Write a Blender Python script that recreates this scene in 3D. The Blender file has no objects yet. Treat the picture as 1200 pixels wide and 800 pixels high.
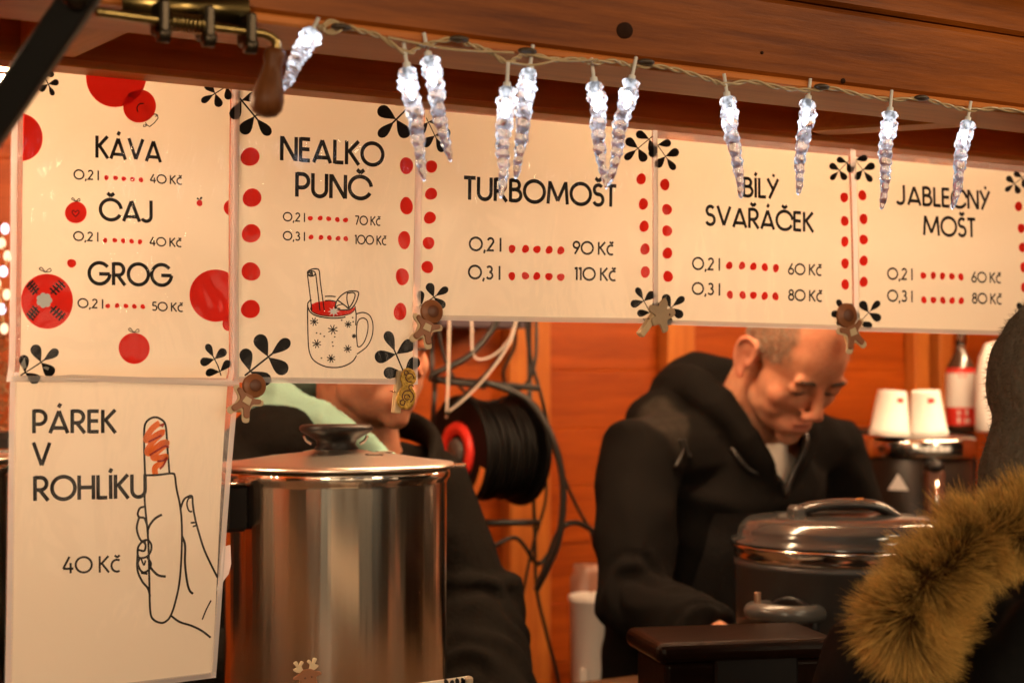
import bpy, math, random
import numpy as np
from mathutils import Vector, Matrix, noise
random.seed(7); rng = np.random.default_rng(7)
PI = math.pi
scene = bpy.context.scene
COL = scene.collection
rad = math.radians

# ------------------------------------------------------------------ camera
CAM = np.array([-0.862, -1.503, 1.55]); YAW = rad(33); PIT = rad(1.0); FPX = 2000.0
R3 = np.array([math.cos(YAW), -math.sin(YAW), 0])
F3 = np.array([math.sin(YAW)*math.cos(PIT), math.cos(YAW)*math.cos(PIT), math.sin(PIT)])
U3 = np.cross(R3, F3)
cd = bpy.data.cameras.new('camera'); cam = bpy.data.objects.new('camera', cd); COL.objects.link(cam)
cd.sensor_width = 36; cd.lens = 60; cd.clip_end = 200; cd.clip_start = 0.05
cam.matrix_world = Matrix(((R3[0], U3[0], -F3[0], CAM[0]), (R3[1], U3[1], -F3[1], CAM[1]), (R3[2], U3[2], -F3[2], CAM[2]), (0, 0, 0, 1)))
cd.dof.use_dof = True; cd.dof.focus_distance = 1.70; cd.dof.aperture_fstop = 5.8
scene.camera = cam

# ------------------------------------------------------------------ world: night sky
w = bpy.data.worlds.new('World'); scene.world = w; w.use_nodes = True
nt = w.node_tree; bg = nt.nodes['Background']
sky = nt.nodes.new('ShaderNodeTexSky'); sky.sky_type = 'NISHITA'; sky.sun_disc = False
sky.sun_elevation = rad(-4); sky.sun_rotation = rad(200)
nt.links.new(sky.outputs[0], bg.inputs[0]); bg.inputs[1].default_value = 0.05

WARM = (1.0, 0.77, 0.50)
def light(name, kind, loc, power, color, size=0.1, target=None, size_y=None):
    l = bpy.data.lights.new(name, kind); l.energy = power; l.color = color
    if kind == 'AREA':
        l.size = size
        if size_y: l.shape = 'RECTANGLE'; l.size_y = size_y
    else: l.shadow_soft_size = size
    o = bpy.data.objects.new(name, l); COL.objects.link(o); o.location = loc
    if target is not None:
        o.rotation_euler = (Vector(target)-Vector(loc)).to_track_quat('-Z', 'Y').to_euler()
    return o
# unseen lamps: lane area lights for the sign fronts, then added ones for fur and glints
light('unseen_lamp', 'AREA', (-2.9, -3.6, 2.7), 62, WARM, 0.7, (0.2, 0, 1.6))
light('unseen_lamp', 'AREA', (1.0, -4.4, 3.0), 38, WARM, 0.6, (0.5, 0, 1.6))
light('unseen_lamp', 'POINT', (1.3, -0.95, 2.5), 22, WARM, 0.12)  # unseen lamp added to brighten the fur tips and hat from above
for (x, y, z) in ((-1.9, -3.6, 2.1), (-0.6, -4.0, 2.25), (0.7, -4.2, 2.15), (2.0, -4.0, 2.3)):
    light('glint_bulb', 'POINT', (x, y, z), 4.5, WARM, 0.035)  # unseen bulbs added to put small highlights on the clear pockets

scene.view_settings.view_transform = 'Standard'; scene.view_settings.look = 'None'
scene.view_settings.exposure = 0.20; scene.view_settings.gamma = 1.0
scene.cycles.use_denoising = True
try: scene.cycles.denoiser = 'OPENIMAGEDENOISE'
except Exception: pass
scene.cycles.max_bounces = 10; scene.cycles.transmission_bounces = 8; scene.cycles.transparent_max_bounces = 24
scene.cycles.sample_clamp_indirect = 6.0; scene.cycles.caustics_refractive = False; scene.cycles.caustics_reflective = False

# ------------------------------------------------------------------ helpers
def ray(px, py): return F3 + (px-600)/FPX*R3 - (py-400)/FPX*U3
def on_y(px, py, y):
    r = ray(px, py); return CAM + r*((y-CAM[1])/r[1])
def at_d(px, py, d): return CAM + ray(px, py)*d
def V(*a): return np.array(a, float)

class MB:
    def __init__(s): s.v = []; s.f = []; s.m = []; s.sm = []
    def add(s, vs, fs, mi=0, smooth=False):
        n = len(s.v); s.v.extend([tuple(float(c) for c in p) for p in vs])
        for f in fs: s.f.append([i+n for i in f]); s.m.append(mi); s.sm.append(smooth)
        return s
    def box(s, c, d, M=None, mi=0, bev=0.0):
        c = V(*c); hx, hy, hz = [x/2 for x in d]
        if bev > 0:
            b = min(bev, hx*.9, hy*.9, hz*.9); vs = []; idx = {}
            import itertools
            for sx, sy, sz in itertools.product((-1, 1), repeat=3):
                for a in range(3):
                    p = [sx*(hx-b), sy*(hy-b), sz*(hz-b)]; p[a] = (sx, sy, sz)[a]*(hx, hy, hz)[a]
                    idx[(sx, sy, sz, a)] = len(vs); vs.append(p)
            fs = []
            for a in range(3):
                o1, o2 = [k for k in range(3) if k != a]
                for sg in (-1, 1):
                    q = []
                    for s1, s2 in ((-1, -1), (1, -1), (1, 1), (-1, 1)):
                        k = [0, 0, 0]; k[a] = sg; k[o1] = s1; k[o2] = s2; q.append(idx[(*k, a)])
                    fs.append(q)
            for a in range(3):
                o1, o2 = [k for k in range(3) if k != a]
                for s1 in (-1, 1):
                    for s2 in (-1, 1):
                        k0 = [0, 0, 0]; k1 = [0, 0, 0]
                        k0[o1] = k1[o1] = s1; k0[o2] = k1[o2] = s2; k0[a] = -1; k1[a] = 1
                        fs.append([idx[(*k0, o1)], idx[(*k1, o1)], idx[(*k1, o2)], idx[(*k0, o2)]])
            for sx, sy, sz in itertools.product((-1, 1), repeat=3):
                fs.append([idx[(sx, sy, sz, a)] for a in range(3)])
            cc = []
            P = np.array(vs)
            for f in fs:   # orient outward
                n = np.cross(P[f[1]]-P[f[0]], P[f[2]]-P[f[0]])
                cc.append(f if np.dot(n, P[f].mean(0)) > 0 else f[::-1])
            fs = cc
        else:
            vs = [(x*hx, y*hy, z*hz) for x in (-1, 1) for y in (-1, 1) for z in (-1, 1)]
            fs = [(0, 1, 3, 2), (4, 6, 7, 5), (0, 4, 5, 1), (2, 3, 7, 6), (0, 2, 6, 4), (1, 5, 7, 3)]
        P = np.array(vs)
        if M is not None: P = P @ np.array(M).T
        return s.add(P+c, fs, mi)
    def lathe(s, prof, c, seg=40, axis=(0, 0, 1), mi=0, smooth=True, ang=(0, 2*PI), wob=None):
        ax = Vector(axis).normalized(); q = Vector((0, 0, 1)).rotation_difference(ax); M = np.array(q.to_matrix())
        vs = []; n = len(prof)
        for i in range(seg):
            a = 2*PI*i/seg
            for j, (r, z) in enumerate(prof):
                rr = r*(wob(a, z) if wob else 1); vs.append((rr*math.cos(a), rr*math.sin(a), z))
        P = np.array(vs) @ M.T + V(*c); fs = []
        for i in range(seg):
            k = (i+1) % seg
            for j in range(n-1): fs.append((i*n+j, k*n+j, k*n+j+1, i*n+j+1))
        return s.add(P, fs, mi, smooth)
    def loft(s, pts, rads, seg=16, mi=0, up=(0, 0, 1), caps=True, closed=False, smooth=True):
        pts = [V(*p) for p in pts]; n = len(pts); vs = []; pu = V(*up)
        for i, p in enumerate(pts):
            if closed: t = pts[(i+1) % n]-pts[i-1]
            else: t = pts[min(i+1, n-1)]-pts[max(i-1, 0)]
            t = t/(np.linalg.norm(t)+1e-12)
            sd = np.cross(t, pu)
            if np.linalg.norm(sd) < 1e-4: sd = np.cross(t, V(0, 1, 0.01))
            sd /= np.linalg.norm(sd); u2 = np.cross(sd, t); pu = u2 if not closed else pu
            r = rads[i] if hasattr(rads, '__len__') else rads
            ra, rb = (r if hasattr(r, '__len__') else (r, r))
            for k in range(seg):
                a = 2*PI*k/seg; vs.append(p+sd*ra*math.cos(a)+u2*rb*math.sin(a))
        fs = []
        for i in range(n if closed else n-1):
            j = (i+1) % n
            for k in range(seg):
                l = (k+1) % seg; fs.append((i*seg+k, i*seg+l, j*seg+l, j*seg+k))
        if caps and not closed:
            fs.append(list(range(seg))[::-1]); fs.append([(n-1)*seg+k for k in range(seg)])
        return s.add(vs, fs, mi, smooth)
    def ell(s, c, r, M=None, seg=20, ring=12, mi=0):
        vs = [(0, 0, -1)]; fs = []
        for j in range(1, ring):
            b = -PI/2+PI*j/ring
            for k in range(seg): vs.append((math.cos(b)*math.cos(2*PI*k/seg), math.cos(b)*math.sin(2*PI*k/seg), math.sin(b)))
        vs.append((0, 0, 1)); L = len(vs)-1
        for k in range(seg):
            l = (k+1) % seg; fs.append((0, 1+l, 1+k)); fs.append((L, 1+(ring-2)*seg+k, 1+(ring-2)*seg+l))
            for j in range(ring-2): fs.append((1+j*seg+k, 1+j*seg+l, 1+(j+1)*seg+l, 1+(j+1)*seg+k))
        P = np.array(vs)*V(*r)
        if M is not None: P = P @ np.array(M).T
        return s.add(P+V(*c), fs, mi, True)
    def prism(s, out, org, ex, ey, t, mi=0):
        """outline (2D list) in the plane ex,ey through org, thickness t along ex x ey, slightly bevelled"""
        org = V(*org); ex = V(*ex); ey = V(*ey); nz = np.cross(ex, ey); nz /= np.linalg.norm(nz); n = len(out)
        c = np.mean(np.array(out), 0); b = 0.93
        vs = []
        for z, k in ((-t/2, b), (-t/4, 1), (t/4, 1), (t/2, b)):
            for (x, y) in out: vs.append(org+ex*(c[0]+(x-c[0])*k)+ey*(c[1]+(y-c[1])*k)+nz*z)
        fs = [list(range(n))[::-1], [3*n+i for i in range(n)]]
        for L in range(3):
            for i in range(n):
                j = (i+1) % n; fs.append((L*n+i, L*n+j, (L+1)*n+j, (L+1)*n+i))
        return s.add(vs, fs, mi)
    def build(s, name, mats, parent=None, world=True, loc=None, warp=None, bevel=0, attr=None):
        P = np.array(s.v, float).reshape(-1, 3)
        if warp: P = warp(P)
        me = bpy.data.meshes.new(name)
        if parent is not None and world:
            b = parent
            while b.parent is not None: b = b.parent
            P = P - np.array(b.location)
        if loc is not None: P = P - V(*loc)
        me.from_pydata([tuple(p) for p in P], [], s.f)
        mats = mats if isinstance(mats, (list, tuple)) else [mats]
        for m in mats: me.materials.append(m)
        me.polygons.foreach_set('material_index', s.m); me.polygons.foreach_set('use_smooth', s.sm)
        if attr is not None:
            a = me.attributes.new('Col', 'FLOAT_COLOR', 'POINT'); a.data.foreach_set('color', np.asarray(attr, np.float32).ravel())
        me.update()
        o = bpy.data.objects.new(name, me); COL.objects.link(o)
        if parent is not None: o.parent = parent
        if loc is not None: o.location = loc
        if bevel:
            md = o.modifiers.new('bevel', 'BEVEL'); md.width = bevel; md.segments = 4; md.limit_method = 'ANGLE'
        return o

def thing(name, label, cat, loc, group=None):
    o = bpy.data.objects.new(name, None); COL.objects.link(o); o.location = tuple(float(c) for c in loc); o.empty_display_size = 0.05
    return tag(o, label, cat, group)
def tag(o, label, cat, group=None):
    o['label'] = label; o['category'] = cat
    if group: o['group'] = group
    return o

def spline(ctrl, n=8, closed=False):
    """Catmull-Rom through control points"""
    P = [np.array(p, float) for p in ctrl]; out = []; N = len(P)
    for i in range(N if closed else N-1):
        if closed: p0, p1, p2, p3 = P[i-1], P[i], P[(i+1) % N], P[(i+2) % N]
        else: p0, p1, p2, p3 = P[max(i-1, 0)], P[i], P[i+1], P[min(i+2, N-1)]
        for k in range(n):
            t = k/n; out.append(0.5*((2*p1)+(-p0+p2)*t+(2*p0-5*p1+4*p2-p3)*t*t+(-p0+3*p1-3*p2+p3)*t**3))
    if not closed: out.append(P[-1])
    return out

# ------------------------------------------------------------------ materials
def mat(name): 
    m = bpy.data.materials.new(name); m.use_nodes = True; return m
def P_(m): return m.node_tree.nodes['Principled BSDF']
def simple(name, col, rough=0.5, metal=0.0, spec=0.5, coat=0.0, noise_amt=0.0, nscale=40, bump=0.0, bscale=80, sheen=0.0):
    m = mat(name); b = P_(m); N = m.node_tree.nodes; L = m.node_tree.links
    b.inputs['Base Color'].default_value = (*col, 1); b.inputs['Roughness'].default_value = rough
    b.inputs['Metallic'].default_value = metal; b.inputs['Specular IOR Level'].default_value = spec
    b.inputs['Coat Weight'].default_value = coat; b.inputs['Sheen Weight'].default_value = sheen
    tc = N.new('ShaderNodeTexCoord')
    if noise_amt > 0:
        t = N.new('ShaderNodeTexNoise'); t.inputs['Scale'].default_value = nscale; t.inputs['Detail'].default_value = 6
        L.new(tc.outputs['Object'], t.inputs['Vector'])
        mx = N.new('ShaderNodeMix'); mx.data_type = 'RGBA'
        mx.inputs[6].default_value = (*[c*(1-noise_amt) for c in col], 1); mx.inputs[7].default_value = (*[min(1, c*(1+noise_amt)) for c in col], 1)
        L.new(t.outputs['Fac'], mx.inputs[0]); L.new(mx.outputs[2], b.inputs['Base Color'])
    if bump > 0:
        t2 = N.new('ShaderNodeTexNoise'); t2.inputs['Scale'].default_value = bscale; t2.inputs['Detail'].default_value = 4
        L.new(tc.outputs['Object'], t2.inputs['Vector'])
        bp = N.new('ShaderNodeBump'); bp.inputs['Strength'].default_value = bump; bp.inputs['Distance'].default_value = 0.004
        L.new(t2.outputs['Fac'], bp.inputs['Height']); L.new(bp.outputs[0], b.inputs['Normal'])
    return m
def wood(name, dark, light_, along='X', scale=1.0, rough=0.5, knots=True):
    m = mat(name); b = P_(m); N = m.node_tree.nodes; L = m.node_tree.links
    tc = N.new('ShaderNodeTexCoord'); mp = N.new('ShaderNodeMapping')
    s = {'X': (0.6, 9, 9), 'Y': (9, 0.6, 9), 'Z': (9, 9, 0.6)}[along]
    mp.inputs['Scale'].default_value = tuple(c*scale for c in s)
    L.new(tc.outputs['Object'], mp.inputs[0])
    n1 = N.new('ShaderNodeTexNoise'); n1.inputs['Scale'].default_value = 3.0; n1.inputs['Detail'].default_value = 3; n1.inputs['Distortion'].default_value = 0.6
    L.new(mp.outputs[0], n1.inputs['Vector'])
    n2 = N.new('ShaderNodeTexNoise'); n2.inputs['Scale'].default_value = 14.0; n2.inputs['Detail'].default_value = 8; n2.inputs['Roughness'].default_value = 0.7
    L.new(mp.outputs[0], n2.inputs['Vector'])
    n3 = N.new('ShaderNodeTexNoise'); n3.inputs['Scale'].default_value = 2.5; n3.inputs['Detail'].default_value = 2
    L.new(tc.outputs['Object'], n3.inputs['Vector'])
    a = N.new('ShaderNodeMath'); a.operation = 'MULTIPLY_ADD'; a.inputs[1].default_value = 0.55; L.new(n2.outputs['Fac'], a.inputs[0])
    a2 = N.new('ShaderNodeMath'); a2.operation = 'MULTIPLY'; a2.inputs[1].default_value = 0.6; L.new(n1.outputs['Fac'], a2.inputs[0]); L.new(a2.outputs[0], a.inputs[2])
    a3 = N.new('ShaderNodeMath'); a3.operation = 'MULTIPLY_ADD'; a3.inputs[1].default_value = 0.5; a3.inputs[2].default_value = -0.25; L.new(n3.outputs['Fac'], a3.inputs[0])
    a4 = N.new('ShaderNodeMath'); L.new(a.outputs[0], a4.inputs[0]); L.new(a3.outputs[0], a4.inputs[1])
    cr = N.new('ShaderNodeValToRGB'); cr.color_ramp.elements[0].position = 0.34; cr.color_ramp.elements[0].color = (*dark, 1)
    cr.color_ramp.elements[1].position = 0.76; cr.color_ramp.elements[1].color = (*light_, 1)
    L.new(a4.outputs[0], cr.inputs[0]); L.new(cr.outputs[0], b.inputs['Base Color'])
    b.inputs['Roughness'].default_value = rough; b.inputs['Specular IOR Level'].default_value = 0.18
    bp = N.new('ShaderNodeBump'); bp.inputs['Strength'].default_value = 0.25; bp.inputs['Distance'].default_value = 0.002
    L.new(n2.outputs['Fac'], bp.inputs['Height']); L.new(bp.outputs[0], b.inputs['Normal'])
    return m
def attr_mat(name, rough=0.5, spec=0.4, sss=0.0, transl=0.0, bump=0.0, bscale=300):
    m = mat(name); b = P_(m); N = m.node_tree.nodes; L = m.node_tree.links
    a = N.new('ShaderNodeAttribute'); a.attribute_name = 'Col'; L.new(a.outputs['Color'], b.inputs['Base Color'])
    b.inputs['Roughness'].default_value = rough; b.inputs['Specular IOR Level'].default_value = spec
    if sss: b.inputs['Subsurface Weight'].default_value = sss; b.inputs['Subsurface Radius'].default_value = (0.012, 0.005, 0.003); b.inputs['Subsurface Scale'].default_value = 0.6
    if bump:
        tc = N.new('ShaderNodeTexCoord'); t2 = N.new('ShaderNodeTexNoise'); t2.inputs['Scale'].default_value = bscale; t2.inputs['Detail'].default_value = 4
        L.new(tc.outputs['Object'], t2.inputs['Vector'])
        bp = N.new('ShaderNodeBump'); bp.inputs['Strength'].default_value = bump; bp.inputs['Distance'].default_value = 0.002
        L.new(t2.outputs['Fac'], bp.inputs['Height']); L.new(bp.outputs[0], b.inputs['Normal'])
    if transl:
        out = N['Material Output']; tr = N.new('ShaderNodeBsdfTranslucent'); L.new(a.outputs['Color'], tr.inputs[0])
        mx = N.new('ShaderNodeMixShader'); mx.inputs[0].default_value = transl; L.new(b.outputs[0], mx.inputs[1]); L.new(tr.outputs[0], mx.inputs[2]); L.new(mx.outputs[0], out.inputs[0])
    return m
def emit(name, col, st):
    m = mat(name); N = m.node_tree.nodes; e = N.new('ShaderNodeEmission'); e.inputs[0].default_value = (*col, 1); e.inputs[1].default_value = st
    m.node_tree.links.new(e.outputs[0], N['Material Output'].inputs[0]); return m

M_beam = wood('stained_beam_wood', (0.085, 0.018, 0.002), (0.33, 0.088, 0.009), 'X', rough=0.42)
M_board = wood('dark_board_wood', (0.30, 0.075, 0.010), (0.50, 0.145, 0.020), 'X', rough=0.5)
M_raft = wood('rafter_wood', (0.32, 0.09, 0.016), (0.56, 0.20, 0.035), 'Y', rough=0.5)
M_wall = wood('orange_wall_wood', (0.20, 0.031, 0.003), (0.40, 0.075, 0.006), 'X', rough=0.45)
M_batten = wood('orange_batten_wood', (0.33, 0.085, 0.015), (0.54, 0.17, 0.03), 'Z', rough=0.45)
M_lit_edge = wood('lit_edge_wood', (0.36, 0.10, 0.02), (0.58, 0.19, 0.04), 'X', rough=0.45)  # paler wood colour standing in for light on the underside edges
M_counter = wood('counter_wood', (0.05, 0.028, 0.014), (0.11, 0.062, 0.034), 'X', rough=0.4)
M_peg = wood('pale_peg_wood', (0.50, 0.34, 0.18), (0.68, 0.50, 0.30), 'Z', 4)
M_handle = wood('turned_handle_wood', (0.075, 0.023, 0.006), (0.16, 0.052, 0.014), 'Z', 3, rough=0.4)
M_ink = simple('black_ink', (0.012, 0.010, 0.010), 0.6, spec=0.2)
def ink_mat(name, col):
    m = simple(name, col, 0.6, spec=0.2); N = m.node_tree.nodes; L = m.node_tree.links
    tr = N.new('ShaderNodeBsdfTranslucent'); tr.inputs[0].default_value = (*[min(1, c*1.2) for c in col], 1)
    ms = N.new('ShaderNodeMixShader'); ms.inputs[0].default_value = 0.5
    L.new(P_(m).outputs[0], ms.inputs[1]); L.new(tr.outputs[0], ms.inputs[2]); L.new(ms.outputs[0], N['Material Output'].inputs[0]); return m
M_red = ink_mat('red_ink', (0.72, 0.025, 0.014))
M_orange = ink_mat('orange_ink', (0.85, 0.22, 0.04))
M_whiteink = ink_mat('white_ink', (0.76, 0.71, 0.62))
M_dred = simple('dark_red_ink', (0.42, 0.03, 0.015), 0.6, spec=0.2)
M_blackp = simple('black_plastic', (0.008, 0.007, 0.007), 0.38, spec=0.25)
M_blackm = simple('black_painted_metal', (0.010, 0.009, 0.008), 0.45, 0.0)
M_reel = simple('matt_black_reel_plastic', (0.004, 0.0036, 0.0034), 0.55, spec=0.1)
M_rubber = simple('black_rubber', (0.009, 0.008, 0.007), 0.42, spec=0.3)
M_greyrub = simple('grey_rubber', (0.022, 0.020, 0.018), 0.4, spec=0.3)
M_whitep = simple('white_plastic', (0.75, 0.73, 0.70), 0.35)
M_paperw = simple('white_paper_cup', (0.80, 0.78, 0.74), 0.55)
M_steel = simple('steel', (0.62, 0.57, 0.52), 0.16, 1.0)
M_lid = simple('brushed_lid_steel', (0.70, 0.66, 0.60), 0.30, 1.0, bump=0.1, bscale=30)
M_brass = simple('yellow_zinc', (0.30, 0.21, 0.075), 0.3, 1.0, noise_amt=0.4, nscale=60)
M_darkm = simple('dark_oxidised_metal', (0.06, 0.045, 0.03), 0.35, 0.9)
M_dgrey = simple('dark_grey_enamel', (0.020, 0.018, 0.017), 0.45, bump=0.15, bscale=700)
M_glossg = simple('glossy_grey_lid', (0.035, 0.033, 0.032), 0.15, 0.0)
M_greyp = simple('grey_plastic', (0.06, 0.055, 0.05), 0.3)
M_redp = simple('red_plastic', (0.62, 0.03, 0.02), 0.35)
M_orangep = simple('orange_sticker', (0.75, 0.26, 0.06), 0.45)
M_bucket = simple('translucent_white_plastic', (0.72, 0.66, 0.60), 0.4)
M_ginger = simple('gingerbread_brown', (0.27, 0.095, 0.034), 0.5, noise_amt=0.3)
M_gingerd = simple('gingerbread_dark', (0.13, 0.042, 0.016), 0.5)
M_icing = simple('cream_icing', (0.62, 0.46, 0.28), 0.6)
M_cable_clear = simple('clear_cable', (0.42, 0.30, 0.16), 0.25, noise_amt=0.3)
M_staple = simple('cable_clip', (0.05, 0.03, 0.015), 0.4)
M_beige = simple('whitish_cable', (0.68, 0.58, 0.50), 0.4)

def mat_paper():
    m = mat('printed_paper'); b = P_(m); N = m.node_tree.nodes; L = m.node_tree.links
    b.inputs['Roughness'].default_value = 0.6; b.inputs['Specular IOR Level'].default_value = 0.2
    tc = N.new('ShaderNodeTexCoord'); t = N.new('ShaderNodeTexNoise'); t.inputs['Scale'].default_value = 5; t.inputs['Detail'].default_value = 5
    L.new(tc.outputs['Object'], t.inputs['Vector'])
    mx = N.new('ShaderNodeMix'); mx.data_type = 'RGBA'; mx.inputs[6].default_value = (0.76, 0.72, 0.64, 1); mx.inputs[7].default_value = (0.82, 0.78, 0.70, 1)
    L.new(t.outputs['Fac'], mx.inputs[0]); L.new(mx.outputs[2], b.inputs['Base Color'])
    tr = N.new('ShaderNodeBsdfTranslucent'); tr.inputs[0].default_value = (0.8, 0.68, 0.54, 1)
    ms = N.new('ShaderNodeMixShader'); ms.inputs[0].default_value = 0.38
    L.new(b.outputs[0], ms.inputs[1]); L.new(tr.outputs[0], ms.inputs[2]); L.new(ms.outputs[0], N['Material Output'].inputs[0])
    return m
M_paper = mat_paper()
def mat_pocket(name, haze, rough, strength):
    m = mat(name); N = m.node_tree.nodes; L = m.node_tree.links; N.remove(P_(m))
    tr = N.new('ShaderNodeBsdfTransparent'); tr.inputs[0].default_value = (0.97, 0.97, 0.97, 1)
    gl = N.new('ShaderNodeBsdfGlossy'); gl.inputs['Roughness'].default_value = rough
    df = N.new('ShaderNodeBsdfDiffuse'); df.inputs[0].default_value = (0.8, 0.78, 0.8, 1)
    lw = N.new('ShaderNodeFresnel'); lw.inputs[0].default_value = 1.33
    tc = N.new('ShaderNodeTexCoord')
    mp = N.new('ShaderNodeMapping'); mp.inputs['Scale'].default_value = (1.0, 1.0, 0.45); L.new(tc.outputs['Object'], mp.inputs[0])
    t = N.new('ShaderNodeTexNoise'); t.inputs['Scale'].default_value = 13; t.inputs['Detail'].default_value = 3; t.inputs['Roughness'].default_value = 0.55; t.inputs['Distortion'].default_value = 0.8
    L.new(mp.outputs[0], t.inputs['Vector'])
    bp = N.new('ShaderNodeBump'); bp.inputs['Strength'].default_value = strength; bp.inputs['Distance'].default_value = 0.012
    L.new(t.outputs['Fac'], bp.inputs['Height'])
    L.new(bp.outputs[0], gl.inputs['Normal'])
    tl = N.new('ShaderNodeBsdfTranslucent'); tl.inputs[0].default_value = (0.85, 0.8, 0.82, 1); md = N.new('ShaderNodeMixShader'); md.inputs[0].default_value = 0.5; L.new(df.outputs[0], md.inputs[1]); L.new(tl.outputs[0], md.inputs[2])
    m1 = N.new('ShaderNodeMixShader'); L.new(lw.outputs[0], m1.inputs[0]); L.new(tr.outputs[0], m1.inputs[1]); L.new(gl.outputs[0], m1.inputs[2])
    m2 = N.new('ShaderNodeMixShader'); m2.inputs[0].default_value = haze; L.new(m1.outputs[0], m2.inputs[1]); L.new(md.outputs[0], m2.inputs[2])
    L.new(m2.outputs[0], N['Material Output'].inputs[0]); return m
M_pocket = mat_pocket('clear_pocket_plastic', 0.004, 0.06, 0.42)
M_seam = mat_pocket('pocket_seam_plastic', 0.5, 0.2, 0.4)
M_pback = mat_pocket('pocket_back_plastic', 0.16, 0.12, 0.5)
M_tape = mat_pocket('white_tape', 0.7, 0.3, 0.6)

def mat_brushed():
    m = mat('brushed_pot_steel'); b = P_(m); N = m.node_tree.nodes; L = m.node_tree.links
    b.inputs['Metallic'].default_value = 1; b.inputs['Base Color'].default_value = (0.74, 0.70, 0.62, 1)
    b.inputs['Roughness'].default_value = 0.185; b.inputs["Anisotropic"].default_value = 0.9; b.inputs['Anisotropic Rotation'].default_value = 0.25
    tg = N.new('ShaderNodeTangent'); tg.direction_type = 'RADIAL'; tg.axis = 'Z'; L.new(tg.outputs[0], b.inputs['Tangent'])
    tc = N.new('ShaderNodeTexCoord')
    mp2 = N.new('ShaderNodeMapping'); mp2.inputs['Scale'].default_value = (1, 1, 0.04); L.new(tc.outputs['Object'], mp2.inputs[0])
    t2 = N.new('ShaderNodeTexNoise'); t2.inputs['Scale'].default_value = 24; t2.inputs['Detail'].default_value = 3; L.new(mp2.outputs[0], t2.inputs['Vector'])
    bp = N.new('ShaderNodeBump'); bp.inputs['Strength'].default_value = 0.3; bp.inputs['Distance'].default_value = 0.008; L.new(t2.outputs['Fac'], bp.inputs['Height']); L.new(bp.outputs[0], b.inputs['Normal'])
    return m
M_pot = mat_brushed()
def mat_ice():
    # lit acrylic: the light of the LED in the cap travels down the rod, so the body glows, most near the cap
    m = mat('lit_icicle_acrylic'); b = P_(m); N = m.node_tree.nodes; L = m.node_tree.links
    b.inputs['Transmission Weight'].default_value = 1; b.inputs['IOR'].default_value = 1.36; b.inputs['Roughness'].default_value = 0.05
    b.inputs['Base Color'].default_value = (0.97, 0.98, 1, 1)
    tc = N.new('ShaderNodeTexCoord'); sx = N.new('ShaderNodeSeparateXYZ'); L.new(tc.outputs['Object'], sx.inputs[0])
    mr = N.new('ShaderNodeMapRange'); mr.inputs[1].default_value = -0.095; mr.inputs[2].default_value = 0.0; mr.inputs[3].default_value = 0.0; mr.inputs[4].default_value = 1.0
    L.new(sx.outputs['Z'], mr.inputs[0])
    cr = N.new('ShaderNodeValToRGB'); e = cr.color_ramp.elements; e[0].position = 0.0; e[0].color = (.04, .04, .04, 1); e[1].position = 1.0; e[1].color = (.35, .35, .35, 1)
    for p, v in ((.45, .09), (.62, .17), (.80, .42), (.92, .48)):
        q = e.new(p); q.color = (v, v, v, 1)
    L.new(mr.outputs[0], cr.inputs[0])
    t = N.new('ShaderNodeTexNoise'); t.inputs['Scale'].default_value = 190; t.inputs['Detail'].default_value = 2; L.new(tc.outputs['Object'], t.inputs['Vector'])
    m2 = N.new('ShaderNodeMapRange'); m2.inputs[1].default_value = 0.40; m2.inputs[2].default_value = 0.62; m2.inputs[3].default_value = 0.05; m2.inputs[4].default_value = 1.7; L.new(t.outputs['Fac'], m2.inputs[0])
    mu = N.new('ShaderNodeMath'); mu.operation = 'MULTIPLY'; L.new(cr.outputs[0], mu.inputs[0]); L.new(m2.outputs[0], mu.inputs[1])
    b.inputs['Emission Color'].default_value = (0.86, 0.90, 1.0, 1); L.new(mu.outputs[0], b.inputs['Emission Strength'])
    return m
M_ice = mat_ice()
M_led = emit('white_led', (0.80, 0.86, 1.0), 11)
M_ledw = simple('milky_led_socket', (0.72, 0.70, 0.66), 0.3)
M_tube = emit('warm_tube_lamp', (1.0, 0.68, 0.39), 170)
M_fairy = emit('fairy_bulb', (1.0, 0.66, 0.38), 1.8)
M_fairyw = emit('white_fairy_bulb', (0.92, 0.84, 1.0), 2.2)

M_knot = simple('wood_knot', (0.022, 0.007, 0.002), 0.6, spec=0.05, noise_amt=0.5, nscale=200)
# ------------------------------------------------------------------ ground and stall
g = MB(); g.box((0, 0, -0.05), (60, 60, 0.1))
M_ground = simple('paving', (0.10, 0.085, 0.07), 0.8, noise_amt=0.5, nscale=3, bump=0.3, bscale=12)
go = g.build('ground', M_ground); go['kind'] = 'structure'

X0, X1 = -1.0, 2.6; WY = 1.35
stall = thing('market_stall', 'orange stained wooden market stall with plank back wall and dark front beam', 'market stall', (0.8, 0, 0))
b = MB()                                                          # plank back wall: boards with open V joints
zz = 0.02; k = 0
while zz < 2.4:
    xx = X0
    off = random.uniform(-0.002, 0.002)
    b.box(((X0+X1)/2, WY+0.012+off, zz+0.058), (X1-X0, 0.022, 0.1176), bev=0.0016)
    zz += 0.118
b.box(((X0+X1)/2, WY+0.04, 1.2), (X1-X0, 0.02, 2.4))
bw = b.build('back_wall', M_wall, stall)
b = MB()
zz = 0.02
while zz < 2.4:
    b.box((X0-0.012, WY/2+0.03, zz+0.058), (0.022, WY-0.02, 0.1165), bev=0.004); zz += 0.118
b.build('side_wall', M_wall, stall)
b = MB()
zz = 0.02
while zz < 2.4:
    b.box((X1+0.012, WY/2+0.03, zz+0.058), (0.022, WY-0.02, 0.1165), bev=0.004); zz += 0.118
b.build('side_wall', M_wall, stall)
nl = MB()                                        # nail heads and small knots of the boards
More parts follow.
